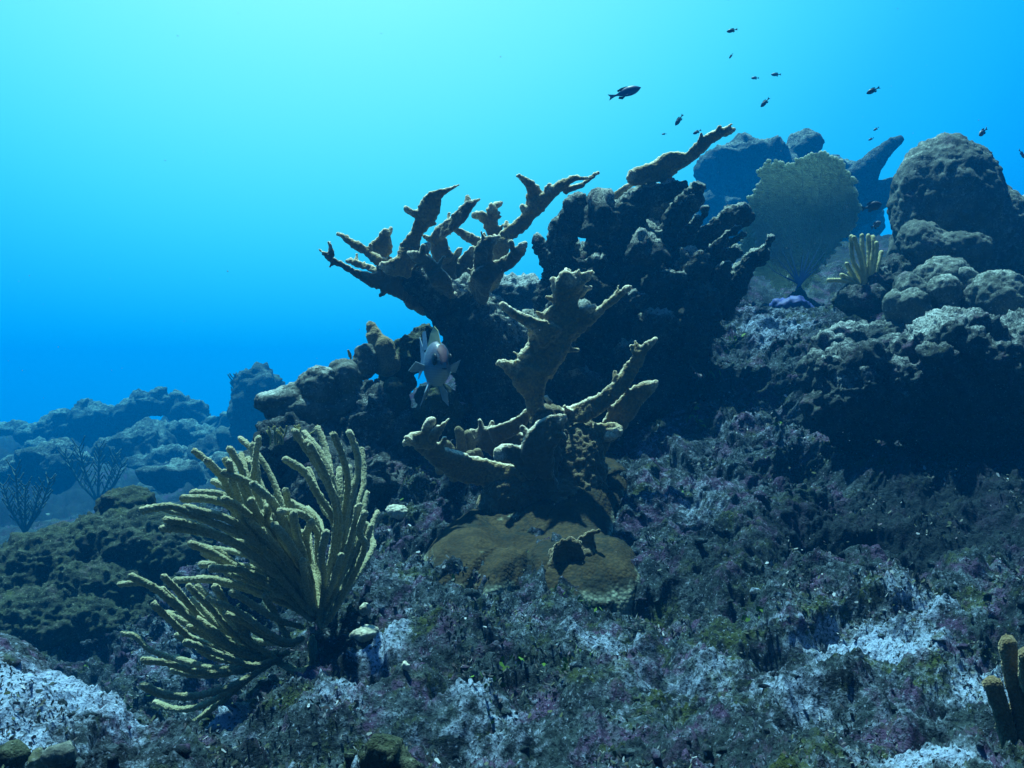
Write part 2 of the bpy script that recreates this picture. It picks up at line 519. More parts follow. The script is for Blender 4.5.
def surface_at(px, py):
    """the point of the finished ground nearest the viewer along one sight line"""
    for rad in (2.5, 5, 12, 40):
        k = np.where((np.abs(_pu - px) < rad) & (np.abs(_pv - py) < rad))[0]
        if len(k):
            return PG[_front[k[np.argmin(PG[_front[k], 1])]]]
    return at(px, py, 1.8)
# chalky bare patches of the bank, with dappled sun painted in
pal = np.full(len(PG), 0.0)
for px, py, Y, r, s in [(385, 630, 1.95, 0.10, .95), (15, 685, 1.50, 0.11, 1.0), (75, 690, 1.5, 0.07, .75), (130, 715, 1.48, 0.07, .45), (870, 650, 1.65, 0.15, .95), (910, 752, 1.2, 0.08, .9), (230, 705, 1.55, 0.07, .8),
                        (610, 640, 1.8, 0.10, .55), (560, 660, 1.7, .06, .5), (470, 680, 1.6, .05, .45), (340, 690, 1.7, .06, .5), (800, 700, 1.5, .07, .45), (980, 690, 1.45, .07, .5), (940, 600, 1.9, .1, .6), (510, 725, 1.3, 0.09, .4), (720, 490, 2.6, 0.22, .15), (10, 730, 1.2, 0.08, .7), (780, 330, 3.9, 0.2, .35), (700, 660, 1.7, 0.12, .3), (180, 735, 1.25, .07, .3), (660, 480, 2.8, .2, .1)]:
    dd = np.linalg.norm(PG - surface_at(px, min(py, 764)), axis=1) / r
    pal = np.maximum(pal, s * (1 - sstep(0.3, 1.2, dd)))
for px, py, Y, r, s in [(870, 535, 2.3, 0.40, 1.3), (980, 500, 2.5, 0.40, 1.3), (720, 555, 2.25, 0.28, .8), (520, 690, 1.5, 0.13, 1.2), (250, 745, 1.3, 0.13, .9), (650, 745, 1.25, 0.13, 1.0), (440, 620, 2.0, .12, .8), (760, 740, 1.3, .08, .9), (990, 640, 1.6, .12, .8)]:  # darker zones; those at right paint in the shade of the boulders
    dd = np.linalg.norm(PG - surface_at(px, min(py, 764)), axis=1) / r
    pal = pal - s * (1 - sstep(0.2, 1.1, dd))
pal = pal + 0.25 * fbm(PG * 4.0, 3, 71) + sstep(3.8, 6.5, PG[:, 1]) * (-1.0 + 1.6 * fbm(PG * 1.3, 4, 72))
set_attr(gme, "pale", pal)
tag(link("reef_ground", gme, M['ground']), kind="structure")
GN = get_no(gme)

def ground_z(x, y):
    i = np.clip(np.searchsorted(rows, y), 1, nr - 1)
    a = x / (y + 0.38)
    j = np.clip(np.searchsorted(cols, a), 1, nc - 1)
    return PG[idx[i, j], 2]

# ------------------------------------------------------------------ turf algae and rubble (uncountable)
fr = np.where((PG[:, 1] > 0.8) & (PG[:, 1] < 4.4) & (np.abs(PG[:, 0]) < 0.62 * PG[:, 1] + 0.25))[0]
def grow_turf(name, n, smin, smax, mat, seed, clump, label, wmin=0.10, wmax=0.26):
    r = np.random.default_rng(seed)
    w = sstep(clump - 0.1, clump + 0.25, fbm(PG[fr] * 7, 3, seed)) / np.maximum(PG[fr][:, 1], 0.8) ** 0.4
    pick = r.choice(fr, n, p=w / w.sum())
    c = PG[pick] + r.normal(0, 0.004, (n, 3)); nn = GN[pick]
    up = nn + r.normal(0, 0.55, (n, 3)); up /= np.linalg.norm(up, axis=1)[:, None]
    sd_ = np.cross(up, r.normal(0, 1, (n, 3))); sd_ /= np.linalg.norm(sd_, axis=1)[:, None]
    s = r.uniform(smin, smax, n)[:, None] * (0.15 + 0.36 * c[:, 1:2])
    wd = s * r.uniform(wmin, wmax, n)[:, None]
    bend = np.cross(up, sd_) * s * r.normal(0, 0.25, n)[:, None]
    V = np.stack((c - up * 0.004 - sd_ * wd * 0.5, c - up * 0.004 + sd_ * wd * 0.5, c + up * s * 0.6 + sd_ * wd + bend * .4, c + up * s + bend, c + up * s * 0.55 - sd_ * wd + bend * .4), 1).reshape(-1, 3)
    F = np.arange(n * 5).reshape(n, 5)
    me = bpy.data.meshes.new(name)
    me.vertices.add(n * 5); me.vertices.foreach_set("co", V.ravel())
    me.loops.add(n * 5); me.loops.foreach_set("vertex_index", F.ravel().astype(np.int32))
    me.polygons.add(n); me.polygons.foreach_set("loop_start", np.arange(0, n * 5, 5, dtype=np.int32))
    me.update(calc_edges=True)
    set_attr(me, "pale", np.repeat(r.random(n), 5))
    tag(link(name, me, mat), label, "algae", kind="stuff")

def turf_mat(name, cols):
    m, t, b = nodes_of(name)
    r = t.nodes.new("ShaderNodeValToRGB")
    t.links.new(attr(t, "pale"), r.inputs[0])
    while len(r.color_ramp.elements) < len(cols): r.color_ramp.elements.new(0.5)
    for i, (e, c) in enumerate(zip(r.color_ramp.elements, cols)):
        e.position = i / (len(cols) - 1); e.color = (*c, 1)
    t.links.new(r.outputs[0], b.inputs['Base Color'])
    return m
M['turf'] = turf_mat("turf_algae", [(0.03, 0.035, 0.03), (0.06, 0.07, 0.05), (0.10, 0.08, 0.11), (0.07, 0.09, 0.04), (0.14, 0.155, 0.15), (0.34, 0.37, 0.40)])
M['greenalgae'] = turf_mat("green_leaf_algae", [(0.05, 0.12, 0.02), (0.09, 0.20, 0.03), (0.10, 0.16, 0.04)])
grow_turf("turf_algae", 42000, 0.003, 0.0085, M['turf'], 5, 0.05, "short brown and purple algal turf felting the reef rock", 0.25, 0.6)
grow_turf("leafy_green_algae", 700, 0.007, 0.014, M['greenalgae'], 8, 0.55, "small bright green leafy algae tufts dotted over the reef rock", 0.3, 0.6)

def scatter_chunks(name, n, smin, smax, mat, seed, label):
    r = np.random.default_rng(seed)
    V0, F0 = ico(2)
    F0 = np.array(F0)
    w = 1 / np.maximum(PG[fr][:, 1], 0.8)
    pick = r.choice(fr, n, p=w / w.sum())
    Vs, Fs, pa = [], [], []
    for k, i in enumerate(pick):
        s = r.uniform(smin, smax) * r.uniform(0.5, 1) * (0.5 + 0.35 * PG[i, 1])
        v = V0 * (1 + 0.45 * vnoise(V0 * 1.3 + k * 3.1, k)[:, None] + 0.2 * vnoise(V0 * 3.1 + k, k + 5)[:, None]) * (r.uniform(.6, 1.5), r.uniform(.6, 1.3), r.uniform(.4, 1.0)) * s
        a = r.uniform(0, 6.28)
        v = np.stack((v[:, 0] * math.cos(a) - v[:, 1] * math.sin(a), v[:, 0] * math.sin(a) + v[:, 1] * math.cos(a), v[:, 2]), 1)
        Vs.append(v + PG[i] + GN[i] * s * 0.15); Fs.append(F0 + k * len(V0)); pa.append(np.full(len(V0), r.uniform(-0.8, 0.15)))
    V = np.concatenate(Vs); F = np.concatenate(Fs)
    me = bpy.data.meshes.new(name)
    me.vertices.add(len(V)); me.vertices.foreach_set("co", V.ravel())
    me.loops.add(F.size); me.loops.foreach_set("vertex_index", F.ravel().astype(np.int32))
    me.polygons.add(len(F)); me.polygons.foreach_set("loop_start", np.arange(0, F.size, 3, dtype=np.int32))
    me.update(calc_edges=True)
    set_smooth(me)
    set_attr(me, "pale", np.concatenate(pa))
    tag(link(name, me, mat), label, "rubble", kind="stuff")
scatter_chunks("coral_rubble", 900, 0.003, 0.013, M['ground'], 3, "loose lumps of broken coral and shell grit on the reef rock")

# ------------------------------------------------------------------ rocks and coral heads
def lumps(name, ells, voxel, mat, seed, amp=(0.035, 0.012, 0.005), fr_=(7, 24, 70), parent=None, base=None, smooth=3, pale_up=0.0, ridged=False, knob=0.0, knobf=9.0):
    if ells[0][2] > 5.0:                                # the hazy background stands half as far again
        ells = [(*e_[:2], e_[2] * BG, *e_[3:]) for e_ in ells]
        voxel *= BG; amp = tuple(a * BG for a in amp); fr_ = tuple(f / BG for f in fr_); knob *= BG; knobf /= BG
    return lumps_(name, ells, voxel, mat, seed, amp, fr_, parent, base, smooth, pale_up, ridged, knob, knobf)

def lumps_(name, ells, voxel, mat, seed, amp, fr_, parent, base, smooth, pale_up, ridged, knob, knobf):
    """ells: (px, py, Y, half width px, half height px, depth ratio, tilt deg)"""
    mb = MB()
    for e in ells:
        px, py, Y, w, h = e[:5]
        dr = e[5] if len(e) > 5 else 0.9
        rot = R(e[6]) if len(e) > 6 else 0
        k = Y / FPX
        ellipsoid(mb, at(px, py, Y), (w * k, (w + h) / 2 * k * dr, h * k), 3, rot)
    V = mb.verts()
    c = np.asarray(base) if base is not None else np.array(((V[:, 0].min() + V[:, 0].max()) / 2, (V[:, 1].min() + V[:, 1].max()) / 2, V[:, 2].min()))
    me = remesh(V, mb.f, voxel, smooth)
    Q = get_co(me); Nn = get_no(me)
    disp = amp[0] * fbm(Q * fr_[0], 3, seed, ridged=ridged) + 1.5 * amp[1] * fbm(Q * fr_[1], 3, seed + 3, gain=.65) + 1.5 * amp[2] * fbm(Q * fr_[2], 2, seed + 7, gain=.7)
    if knob:
        disp = disp + knob * (0.5 - worley(Q * knobf, seed))
    Q = Q + Nn * disp[:, None]
    set_co(me, Q - c)
    set_smooth(me)
    set_attr(me, "pale", pale_up * sstep(0.3, 0.9, Nn[:, 2]) + 0.3 * fbm(Q * 5, 2, seed + 9))  # upward faces paler: sunlight on the tops put into the colour
    o = link(name, me, mat, parent)
    if base is None:
        o.location = tuple(c)
    return o

# ---- right side coral heads
e = empty("dome_coral", at(950, 270, 3.9), "tall dome shaped coral head against the open water at the right", "coral")
b_ = np.array(e.location)
lumps("dome", [(947, 205, 3.9, 55, 68, 0.9), (916, 226, 3.85, 24, 32), (985, 235, 3.9, 46, 52), (947, 250, 3.9, 58, 45), (1030, 240, 4.0, 40, 45)], 0.010, M['star'], 21, (0.022, 0.009, 0.005), parent=e, base=b_, knob=0.008, pale_up=0.3)
lumps("lower_lobe", [(920, 240, 3.62, 22, 20), (935, 255, 3.6, 34, 22), (965, 250, 3.6, 26, 18)], 0.008, M['star'], 22, (0.02, 0.012, 0.005), parent=e, base=b_, knob=0.02)

e = empty("lobed_coral", at(920, 310, 3.4), "cluster of smooth knobby coral lobes under the tall dome", "coral")
b_ = np.array(e.location)
for k, (px, py, Y, w, h) in enumerate([(942, 283, 3.35, 33, 25), (912, 296, 3.3, 20, 24), (914, 306, 3.22, 17, 18), (943, 293, 3.25, 15, 17), (962, 288, 3.3, 18, 18), (896, 306, 3.25, 12, 18), (975, 305, 3.3, 22, 18)]):
    lumps("lobe", [(px, py, Y, w, h, 0.9), (px + 3, py + h * .8, Y, w * .9, h * .8, .9)], 0.006, M['star'], 30 + k, (0.018, 0.007, 0.003), (11, 30, 90), parent=e, base=b_, pale_up=0.35, knob=0.02, knobf=14)
o = lumps("coral_boulder", [(1000, 305, 3.2, 34, 36), (1018, 330, 3.25, 40, 50), (985, 325, 3.2, 25, 25)], 0.007, M['star'], 41, (0.02, 0.008, 0.004), pale_up=0.4, knob=0.015)
tag(o, "rounded coral boulder with a pale top at the right picture edge", "coral")
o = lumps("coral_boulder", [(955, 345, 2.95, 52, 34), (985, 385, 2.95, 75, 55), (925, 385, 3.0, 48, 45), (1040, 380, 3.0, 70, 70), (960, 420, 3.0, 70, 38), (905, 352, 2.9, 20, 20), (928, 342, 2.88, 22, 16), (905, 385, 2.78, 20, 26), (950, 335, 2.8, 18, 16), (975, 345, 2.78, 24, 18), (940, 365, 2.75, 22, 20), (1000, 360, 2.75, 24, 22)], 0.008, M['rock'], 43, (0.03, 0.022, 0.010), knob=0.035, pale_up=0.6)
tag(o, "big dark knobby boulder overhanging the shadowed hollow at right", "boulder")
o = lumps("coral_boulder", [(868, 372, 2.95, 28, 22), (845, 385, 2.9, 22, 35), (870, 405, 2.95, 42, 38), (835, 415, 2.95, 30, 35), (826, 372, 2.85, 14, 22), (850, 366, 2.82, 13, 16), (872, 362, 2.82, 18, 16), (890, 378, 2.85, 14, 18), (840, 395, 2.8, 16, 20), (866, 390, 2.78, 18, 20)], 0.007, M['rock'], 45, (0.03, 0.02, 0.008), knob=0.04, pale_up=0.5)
tag(o, "ridged knobby coral lump left of the big dark boulder", "coral")
o = lumps("coral_boulder", [(832, 350, 3.2, 22, 20), (850, 338, 3.3, 30, 14), (888, 335, 3.25, 24, 18), (905, 350, 3.15, 22, 20), (815, 372, 3.1, 14, 24)], 0.007, M['rock'], 47, (0.025, 0.016, 0.007), knob=0.03, pale_up=0.7)
tag(o, "low pale topped coral crust below the small yellow sea rod", "coral")
o = lumps("coral_boulder", [(878, 285, 3.55, 26, 18), (895, 272, 3.6, 22, 16), (860, 300, 3.5, 26, 16)], 0.008, M['rock'], 49, (0.025, 0.016, 0.007), knob=0.02)
tag(o, "rough brown rock the small yellow sea rod grows on", "rock")

# ---- hazy rocks behind on the right
o = lumps("dead_coral_stack", [(745, 160, 6.2, 38, 22), (720, 175, 6.2, 20, 30), (790, 152, 6.3, 30, 14, .8, 20), (760, 200, 6.3, 55, 55), (720, 225, 6.2, 34, 50), (810, 215, 6.4, 60, 55), (812, 250, 6.4, 42, 45), (880, 290, 6.4, 40, 36), (835, 278, 5.8, 40, 30), (795, 290, 5.8, 40, 26), (740, 280, 6.3, 70, 55), (800, 165, 6.5, 25, 14), (835, 170, 6.5, 22, 12), (812, 165, 6.5, 12, 16), (700, 300, 6.3, 40, 60)], 0.018, M['farrock'], 51, (0.09, 0.045, 0.016), (3, 9, 26), knob=0.09, knobf=6, pale_up=0.5)
tag(o, "broad hazy blue rock stack behind the sea fan", "rock")
def far_blade(label, polys, Y, seed):
    mb = MB()
    for pl in polys:
        Pp = np.array([at(x, y, Y) for x, y, w in pl]); w = np.array([q[2] for q in pl]) * Y / FPX
        C = catmull(np.hstack((Pp, w[:, None])), 16)
        tube(mb, C[:, :3], C[:, 3], np.maximum(C[:, 3] * 0.5, 0.03), (0.2, 1, 0))
    V = mb.verts(); c = V.mean(0)
    me = remesh(V, mb.f, 0.015, 2)
    Q = get_co(me); Nn = get_no(me)
    Q = Q + Nn * (0.03 * fbm(Q * 9, 3, seed))[:, None]
    set_co(me, Q - c); set_smooth(me); set_attr(me, "pale", np.zeros(len(Q)))
    o = link("elkhorn_coral", me, M['farrock']); o.location = tuple(c)
    return tag(o, label, "coral")
far_blade("hazy elkhorn coral with two thick arms slanting up between sea fan and dome", [[(838, 215, 22), (855, 185, 18), (875, 160, 11), (900, 138, 5)], [(838, 222, 20), (862, 205, 19), (884, 192, 13), (903, 182, 7)], [(820, 200, 20), (840, 205, 22), (855, 200, 20)], [(810, 280, 24), (822, 240, 20), (836, 210, 18)]], 9.0, 61)

# ---- left middle outcrop
o = lumps("lobed_coral", [(318, 388, 3.0, 22, 24), (298, 398, 3.0, 20, 16), (285, 400, 2.98, 26, 11), (270, 402, 3.0, 16, 13), (300, 412, 3.0, 36, 20), (322, 412, 3.02, 26, 20)], 0.006, M['star'], 71, (0.012, 0.007, 0.004), pale_up=0.7)
tag(o, "pale knobby coral lobe jutting left over open water, on the left outcrop", "coral")
o = lumps("round_coral", [(345, 380, 3.05, 17, 22), (342, 370, 3.05, 14, 13), (350, 400, 3.05, 20, 20)], 0.006, M['star'], 72, (0.010, 0.006, 0.003))
tag(o, "dark egg shaped coral knob on the left outcrop, beside the pale lobe", "coral")
o = lumps("round_coral", [(365, 356, 3.15, 11, 12), (364, 366, 3.15, 12, 14)], 0.005, M['star'], 73, (0.008, 0.005, 0.003))
tag(o, "small round coral knob at the foot of the dark cone", "coral")
o = lumps("cone_coral", [(371, 327, 3.2, 6, 7, 1), (375, 338, 3.2, 9, 13, 1, 15), (382, 350, 3.2, 14, 16, 1), (386, 362, 3.2, 16, 14)], 0.005, M['finger'], 74, (0.008, 0.004, 0.002))
tag(o, "dark cone shaped coral pointing up on the left outcrop", "coral")
o = lumps("reef_rock", [(408, 345, 3.3, 18, 14, .9, 25), (420, 335, 3.35, 14, 12, .9, 30), (400, 360, 3.3, 22, 18), (395, 380, 3.25, 16, 22), (418, 350, 3.4, 20, 12)], 0.006, M['algaerock'], 75, (0.02, 0.012, 0.005), knob=0.02, pale_up=0.7)
tag(o, "yellowish algae covered rock just left of the squirrelfish", "rock")
o = lumps("reef_rock", [(330, 440, 3.05, 50, 30), (360, 410, 3.1, 34, 28), (300, 450, 2.95, 50, 30), (380, 430, 3.05, 40, 40), (270, 470, 2.9, 30, 25), (400, 440, 3.05, 30, 34), (385, 400, 3.15, 20, 20), (350, 480, 2.9, 60, 40)], 0.008, M['rock'], 76, (0.04, 0.02, 0.01), knob=0.04)
tag(o, "dark rough outcrop of reef rock behind the big sea rod", "rock")
o = lumps("round_coral", [(394, 390, 3.0, 11, 14), (396, 400, 3.0, 12, 12)], 0.005, M['algaerock'], 77, (0.012, 0.007, 0.004))
tag(o, "small olive coral knob below the cone shaped coral", "coral")
o = lumps("round_coral", [(440, 405, 2.95, 16, 18), (432, 415, 2.95, 18, 16), (445, 420, 2.97, 20, 22), (425, 398, 2.97, 8, 12)], 0.005, M['algaerock'], 78, (0.016, 0.010, 0.005), knob=0.02)
tag(o, "lumpy olive coral knob right under the squirrelfish", "coral")
o = lumps("pale_rock", [(520, 300, 4.0, 36, 24), (500, 320, 4.0, 40, 25), (540, 320, 4.0, 40, 30)], 0.010, M['rock'], 79, (0.04, 0.02, 0.01), pale_up=1.2)
tag(o, "pale sunlit rock seen through the gap between the elkhorn colonies", "rock")

# ---- hazy left background
o = lumps("coral_pillar", [(258, 378, 7.0, 22, 12), (262, 395, 7.0, 26, 26), (250, 410, 7.0, 18, 40), (265, 430, 7.0, 30, 30), (245, 440, 7.0, 26, 16), (240, 460, 7.0, 50, 24)], 0.018, M['farrock'], 81, (0.07, 0.04, 0.016), (3, 10, 28), knob=0.05, knobf=5)
tag(o, "tall hazy pillar of reef rock behind the left outcrop", "rock")
far = [("rounded hazy coral head topping the far left ridge", [(150, 405, 9.0, 28, 16), (158, 396, 9.0, 10, 10), (135, 412, 9.0, 22, 16)]),
       ("low hazy coral hump left of the ridge top", [(95, 420, 9.2, 26, 16), (84, 407, 9.2, 6, 8), (110, 418, 9.2, 22, 16)]),
       ("hazy coral hump right of the ridge top", [(188, 412, 9.0, 20, 14), (178, 404, 9.0, 14, 10), (205, 424, 9.0, 18, 10)]),
       ("small hazy rock at the ridge's right end below the pillar", [(222, 418, 8.6, 9, 7), (215, 430, 8.6, 20, 10)]),
       ("flat hazy rock on the far ridge at the left picture edge", [(10, 433, 9.5, 26, 10), (14, 428, 9.5, 8, 6), (-20, 436, 9.5, 26, 12)]),
       ("hazy rock between the left edge and the low hump", [(55, 430, 9.2, 22, 12), (62, 420, 9.2, 10, 9), (40, 438, 9.2, 22, 10)]),
       ("mid distance hazy rock under the ridge with a pale top", [(180, 432, 7.8, 34, 13, .9, -12), (200, 440, 7.8, 26, 14)]),
       ("dark hazy rock in the middle of the left slope", [(140, 445, 7.2, 34, 22), (120, 450, 7.2, 28, 18), (165, 470, 7.0, 40, 22)]),
       ("dark hazy rock low on the left slope near the edge", [(60, 465, 6.6, 40, 24), (62, 448, 6.6, 8, 10), (30, 480, 6.6, 40, 24)]),
       ("hazy boulder behind the algae covered mound", [(185, 480, 5.6, 30, 22), (205, 492, 5.6, 28, 16), (160, 478, 5.6, 16, 12)]),
       ("hazy flat rock behind the tips of the big sea rod", [(225, 470, 5.8, 26, 12), (235, 490, 5.6, 30, 14)])]
for k, (lab, ell) in enumerate(far):
    o = lumps("far_rock", ell, 0.020, M['farrock'], 90 + k, (0.08, 0.04, 0.016), (3, 10, 28), knob=0.06, knobf=5, pale_up=0.4)
    tag(o, lab, "rock", "hazy rocks of the far left reef slope")

q = np.random.default_rng(5)
for k in range(16):
    px_, Y_ = q.uniform(-70, 215), q.uniform(9.5, 17.5)
    xg = (px_ - 512) / FPX * Y_
    pyg = 384 - base_z(np.array([xg]), np.array([Y_]))[0] / Y_ * FPX
    w_ = q.uniform(12, 26) * 11 / Y_; h_ = w_ * q.uniform(.4, .8)
    o = lumps("far_rock", [(px_, pyg - 2, Y_ / BG, w_, h_), (px_ + w_ * q.uniform(-.8, .8), pyg + 2, Y_ / BG, w_ * .8, h_ * q.uniform(.5, 1.1))], 0.022, M['farrock'], 130 + k, (0.08, 0.04, 0.016), (3, 10, 28), knob=0.06, knobf=5, pale_up=0.3)
    tag(o, "low hazy lump among the loose rocks strewn over the far left slope", "rock", "low rocks strewn over the far left slope")

# ---- algae covered boulder, left
o = lumps("algae_boulder", [(120, 545, 3.5, 85, 34, .9, 8), (125, 508, 3.55, 28, 16), (60, 570, 3.4, 60, 38), (165, 560, 3.45, 60, 40), (100, 590, 3.4, 90, 40), (0, 600, 3.35, 60, 40), (60, 620, 3.3, 110, 40)], 0.008, M['algaerock'], 111, (0.03, 0.018, 0.010), (5, 20, 60), knob=0.02)
tag(o, "broad olive algae covered boulder left of the big sea rod", "boulder")

# ------------------------------------------------------------------ elkhorn corals
def blade(name, polys, T, voxel, mat, parent, base, seed, thick=0.35, tmin=0.010, tips=True, amp=0.003, lean=0.0, dead=False, label=None, rim=1.0):
    """polys: lists of (cx, cy, half width, Y); T maps crop coords to pixels"""
    mb = MB()
    tipp = []
    r = np.random.default_rng(seed)
    for k, pl in enumerate(polys):
        pts, ws = [], []
        for (cx, cy, w, Y) in pl:
            px, py = T[0] + cx * T[2], T[1] + cy * T[2]
            pts.append(at(px, py, Y)); ws.append(w * T[2] * Y / FPX)
        pts = np.array(pts); ws = np.array(ws)
        n = max(10, int(np.linalg.norm(np.diff(pts, axis=0), axis=1).sum() / 0.012))
        C = catmull(np.hstack((pts, ws[:, None])), n)
        w = np.maximum(C[:, 3], 0.006)
        t_ = np.minimum(np.maximum(w * thick, tmin), w)
        up = np.array((r.normal(0, 0.22), 1.0, r.normal(lean, 0.2)))
        Q = C[:, :3].copy()
        Q += 0.010 * np.stack((vnoise(Q * 11, seed + k), vnoise(Q * 11, seed + k + 40) * 2, vnoise(Q * 11, seed + k + 80)), 1)
        tube(mb, Q, w, t_, up, 18, True)
        tipp.append(Q[-1])
        if tips and len(Q) > 14:                        # short side fingers along the margin
            for _ in range(int(len(Q) / 9)):
                i = int(r.uniform(0.35, 0.93) * len(Q)); sgn = r.choice((-1, 1))
                tg = Q[min(i + 1, len(Q) - 1)] - Q[i - 1]; tg /= np.linalg.norm(tg)
                wd_ = np.cross(tg, up); wd_ /= np.linalg.norm(wd_)
                if sgn * wd_[2] < -0.35 and r.random() < 0.8: sgn = -sgn
                b0 = Q[i] + sgn * wd_ * w[i] * 0.6; dr_ = 0.75 * tg + sgn * wd_ * r.uniform(.5, 1.0) + r.normal(0, .15, 3)
                b1 = b0 + sgn * wd_ * w[i] * 0.4 + dr_ / np.linalg.norm(dr_) * r.uniform(0.010, 0.028)
                fr0 = min(0.010, w[i] * 0.6)
                tube(mb, catmull(np.array([b0, (b0 + b1) / 2, b1]), 8), np.linspace(fr0, fr0 * .55, 8), np.linspace(fr0, fr0 * .55, 8), up, 10)
    V = mb.verts()
    me = remesh(V, mb.f, voxel * 0.85, 1)
    Q = get_co(me); Nn = get_no(me)
    dd = amp * fbm(Q * 40, 2, seed) + amp * 1.1 * fbm(Q * 120, 1, seed + 5) + (0.006 * fbm(Q * 14, 2, seed + 2))
    if dead:
        dd = dd + 0.026 * fbm(Q * 16, 3, seed + 8, gain=.65) + 0.008 * fbm(Q * 90, 2, seed + 9)
    Q = Q + Nn * dd[:, None]
    pale = np.zeros(len(Q))
    if tips:
        for p in tipp:
            pale = np.maximum(pale, 0.6 * (1 - sstep(0.006, 0.035, np.linalg.norm(Q - p, axis=1))))
        # pale growing margin, plus a sunlit rim painted on its upper edges
        edge = 1 - np.abs(Nn[:, 1])
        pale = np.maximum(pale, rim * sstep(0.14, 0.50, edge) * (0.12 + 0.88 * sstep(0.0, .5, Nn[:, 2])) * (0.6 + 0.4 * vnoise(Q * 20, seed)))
    set_attr(me, "pale", np.clip(pale, 0, 1) if not dead else 0.3 * fbm(Q * 6, 2, seed) + 1.1 * sstep(0.1, 0.7, Nn[:, 2]))  # dead arms: lit upper sides painted as paler colour
    set_co(me, Q - base); set_smooth(me)
    o = link(name, me, mat, parent)
    if label: o["label"] = label
    return o

def Yl(pl, y0, y1):
    n = len(pl)
    return [(p[0], p[1], p[2], y0 + (y1 - y0) * i / max(n - 1, 1)) for i, p in enumerate(pl)]

T1 = (300, 110, 0.2539)
T2 = (520, 110, 0.2539)
T3 = (380, 260, 0.29297)

# --- left colony
eA = empty("elkhorn_coral", at(495, 430, 3.15), "elkhorn coral with many thin antler branches reaching left over open water", "coral")
bA = np.array(eA.location)
blade("trunk", [Yl([(780, 1240, 180), (750, 1050, 160), (700, 900, 138), (600, 780, 105), (495, 700, 75), (430, 645, 50)], 3.2, 3.1),
                Yl([(880, 1180, 150), (810, 950, 130), (710, 800, 110), (640, 720, 80)], 3.25, 3.15)], T1, 0.007, M['deadcoral'], eA, bA, 201, thick=0.8, dead=True, tips=False)
A = [
 ("branch", [Yl([(500, 760, 70), (400, 705, 46), (320, 675, 38), (255, 655, 26), (200, 630, 17), (150, 605, 15), (110, 585, 14), (78, 548, 7)], 3.12, 2.98), Yl([(115, 590, 14), (124, 555, 15), (122, 520, 10)], 3.0, 2.98)], M['elkdark']),
 ("branch", [Yl([(370, 680, 30), (330, 640, 22), (280, 612, 14), (240, 602, 14), (195, 586, 8)], 3.15, 3.2)], M['elk']),
 ("branch", [Yl([(390, 660, 36), (330, 605, 20), (270, 560, 16), (210, 518, 13), (150, 480, 8)], 3.1, 3.1), Yl([(310, 590, 30), (318, 540, 44), (335, 505, 30), (365, 468, 8)], 3.1, 3.1)], M['elk']),
 ("branch", [Yl([(420, 690, 60), (425, 600, 52), (440, 540, 38), (465, 490, 26), (490, 440, 32), (510, 390, 42), (528, 348, 32), (570, 315, 13), (620, 286, 7)], 3.08, 2.98), Yl([(490, 410, 22), (455, 398, 15), (428, 386, 10)], 3.03, 3.0), Yl([(430, 620, 50), (360, 620, 32), (328, 610, 15)], 3.06, 3.03)], M['elk']),
 ("branch", [Yl([(600, 700, 60), (570, 600, 42), (550, 530, 35), (548, 480, 32), (590, 440, 32), (625, 402, 29), (655, 378, 18), (710, 352, 5)], 3.2, 3.12)], M['elkdark']),
 ("branch", [Yl([(760, 560, 30), (700, 518, 22), (650, 495, 19), (605, 470, 14), (590, 490, 8)], 3.3, 3.25)], M['elkdark']),
 ("branch", [Yl([(780, 600, 35), (770, 510, 30), (758, 470, 30), (765, 430, 20), (768, 390, 18), (798, 360, 7)], 3.28, 3.25), Yl([(755, 460, 24), (715, 428, 18), (685, 415, 11)], 3.26, 3.24), Yl([(770, 410, 10), (765, 385, 8), (756, 370, 6)], 3.26, 3.25)], M['elk']),
 ("branch", [Yl([(740, 680, 60), (790, 570, 38), (820, 500, 30), (880, 430, 29), (930, 375, 34), (990, 332, 24), (1060, 290, 15), (1130, 262, 7)], 3.22, 3.1), Yl([(945, 350, 34), (915, 305, 18), (865, 268, 10)], 3.16, 3.12), Yl([(905, 400, 24), (885, 380, 10)], 3.16, 3.15), Yl([(975, 330, 14), (985, 308, 9)], 3.14, 3.13), Yl([(1040, 310, 18), (1120, 290, 14), (1180, 252, 8)], 3.16, 3.2)], M['elk']),
 ("branch", [Yl([(690, 790, 90), (705, 680, 55), (720, 600, 42), (735, 540, 40), (795, 503, 9)], 3.05, 2.95), Yl([(715, 670, 48), (790, 612, 28), (840, 572, 27), (890, 528, 12)], 3.02, 2.95)], M['elkdark']),
 ("branch", [Yl([(610, 780, 90), (560, 680, 42), (520, 620, 30), (475, 582, 24), (443, 563, 9)], 3.02, 2.92), Yl([(480, 580, 20), (492, 548, 16), (502, 532, 9)], 3.0, 3.0)], M['elkdark']),
 ("branch", [Yl([(630, 760, 70), (650, 660, 62), (672, 600, 58), (690, 540, 26)], 3.25, 3.2), Yl([(570, 680, 60), (590, 610, 30), (625, 550, 12)], 3.2, 3.2)], M['elkdark']),
]
for k, (nm, pl, mt) in enumerate(A):
    pl[0][0] = (*pl[0][0][:2], pl[0][0][2] * 0.8, pl[0][0][3] + 0.20)      # rooted inside the trunk
    blade(nm, pl, T1, 0.0045, mt, eA, bA, 210 + k * 7, tmin=0.010)

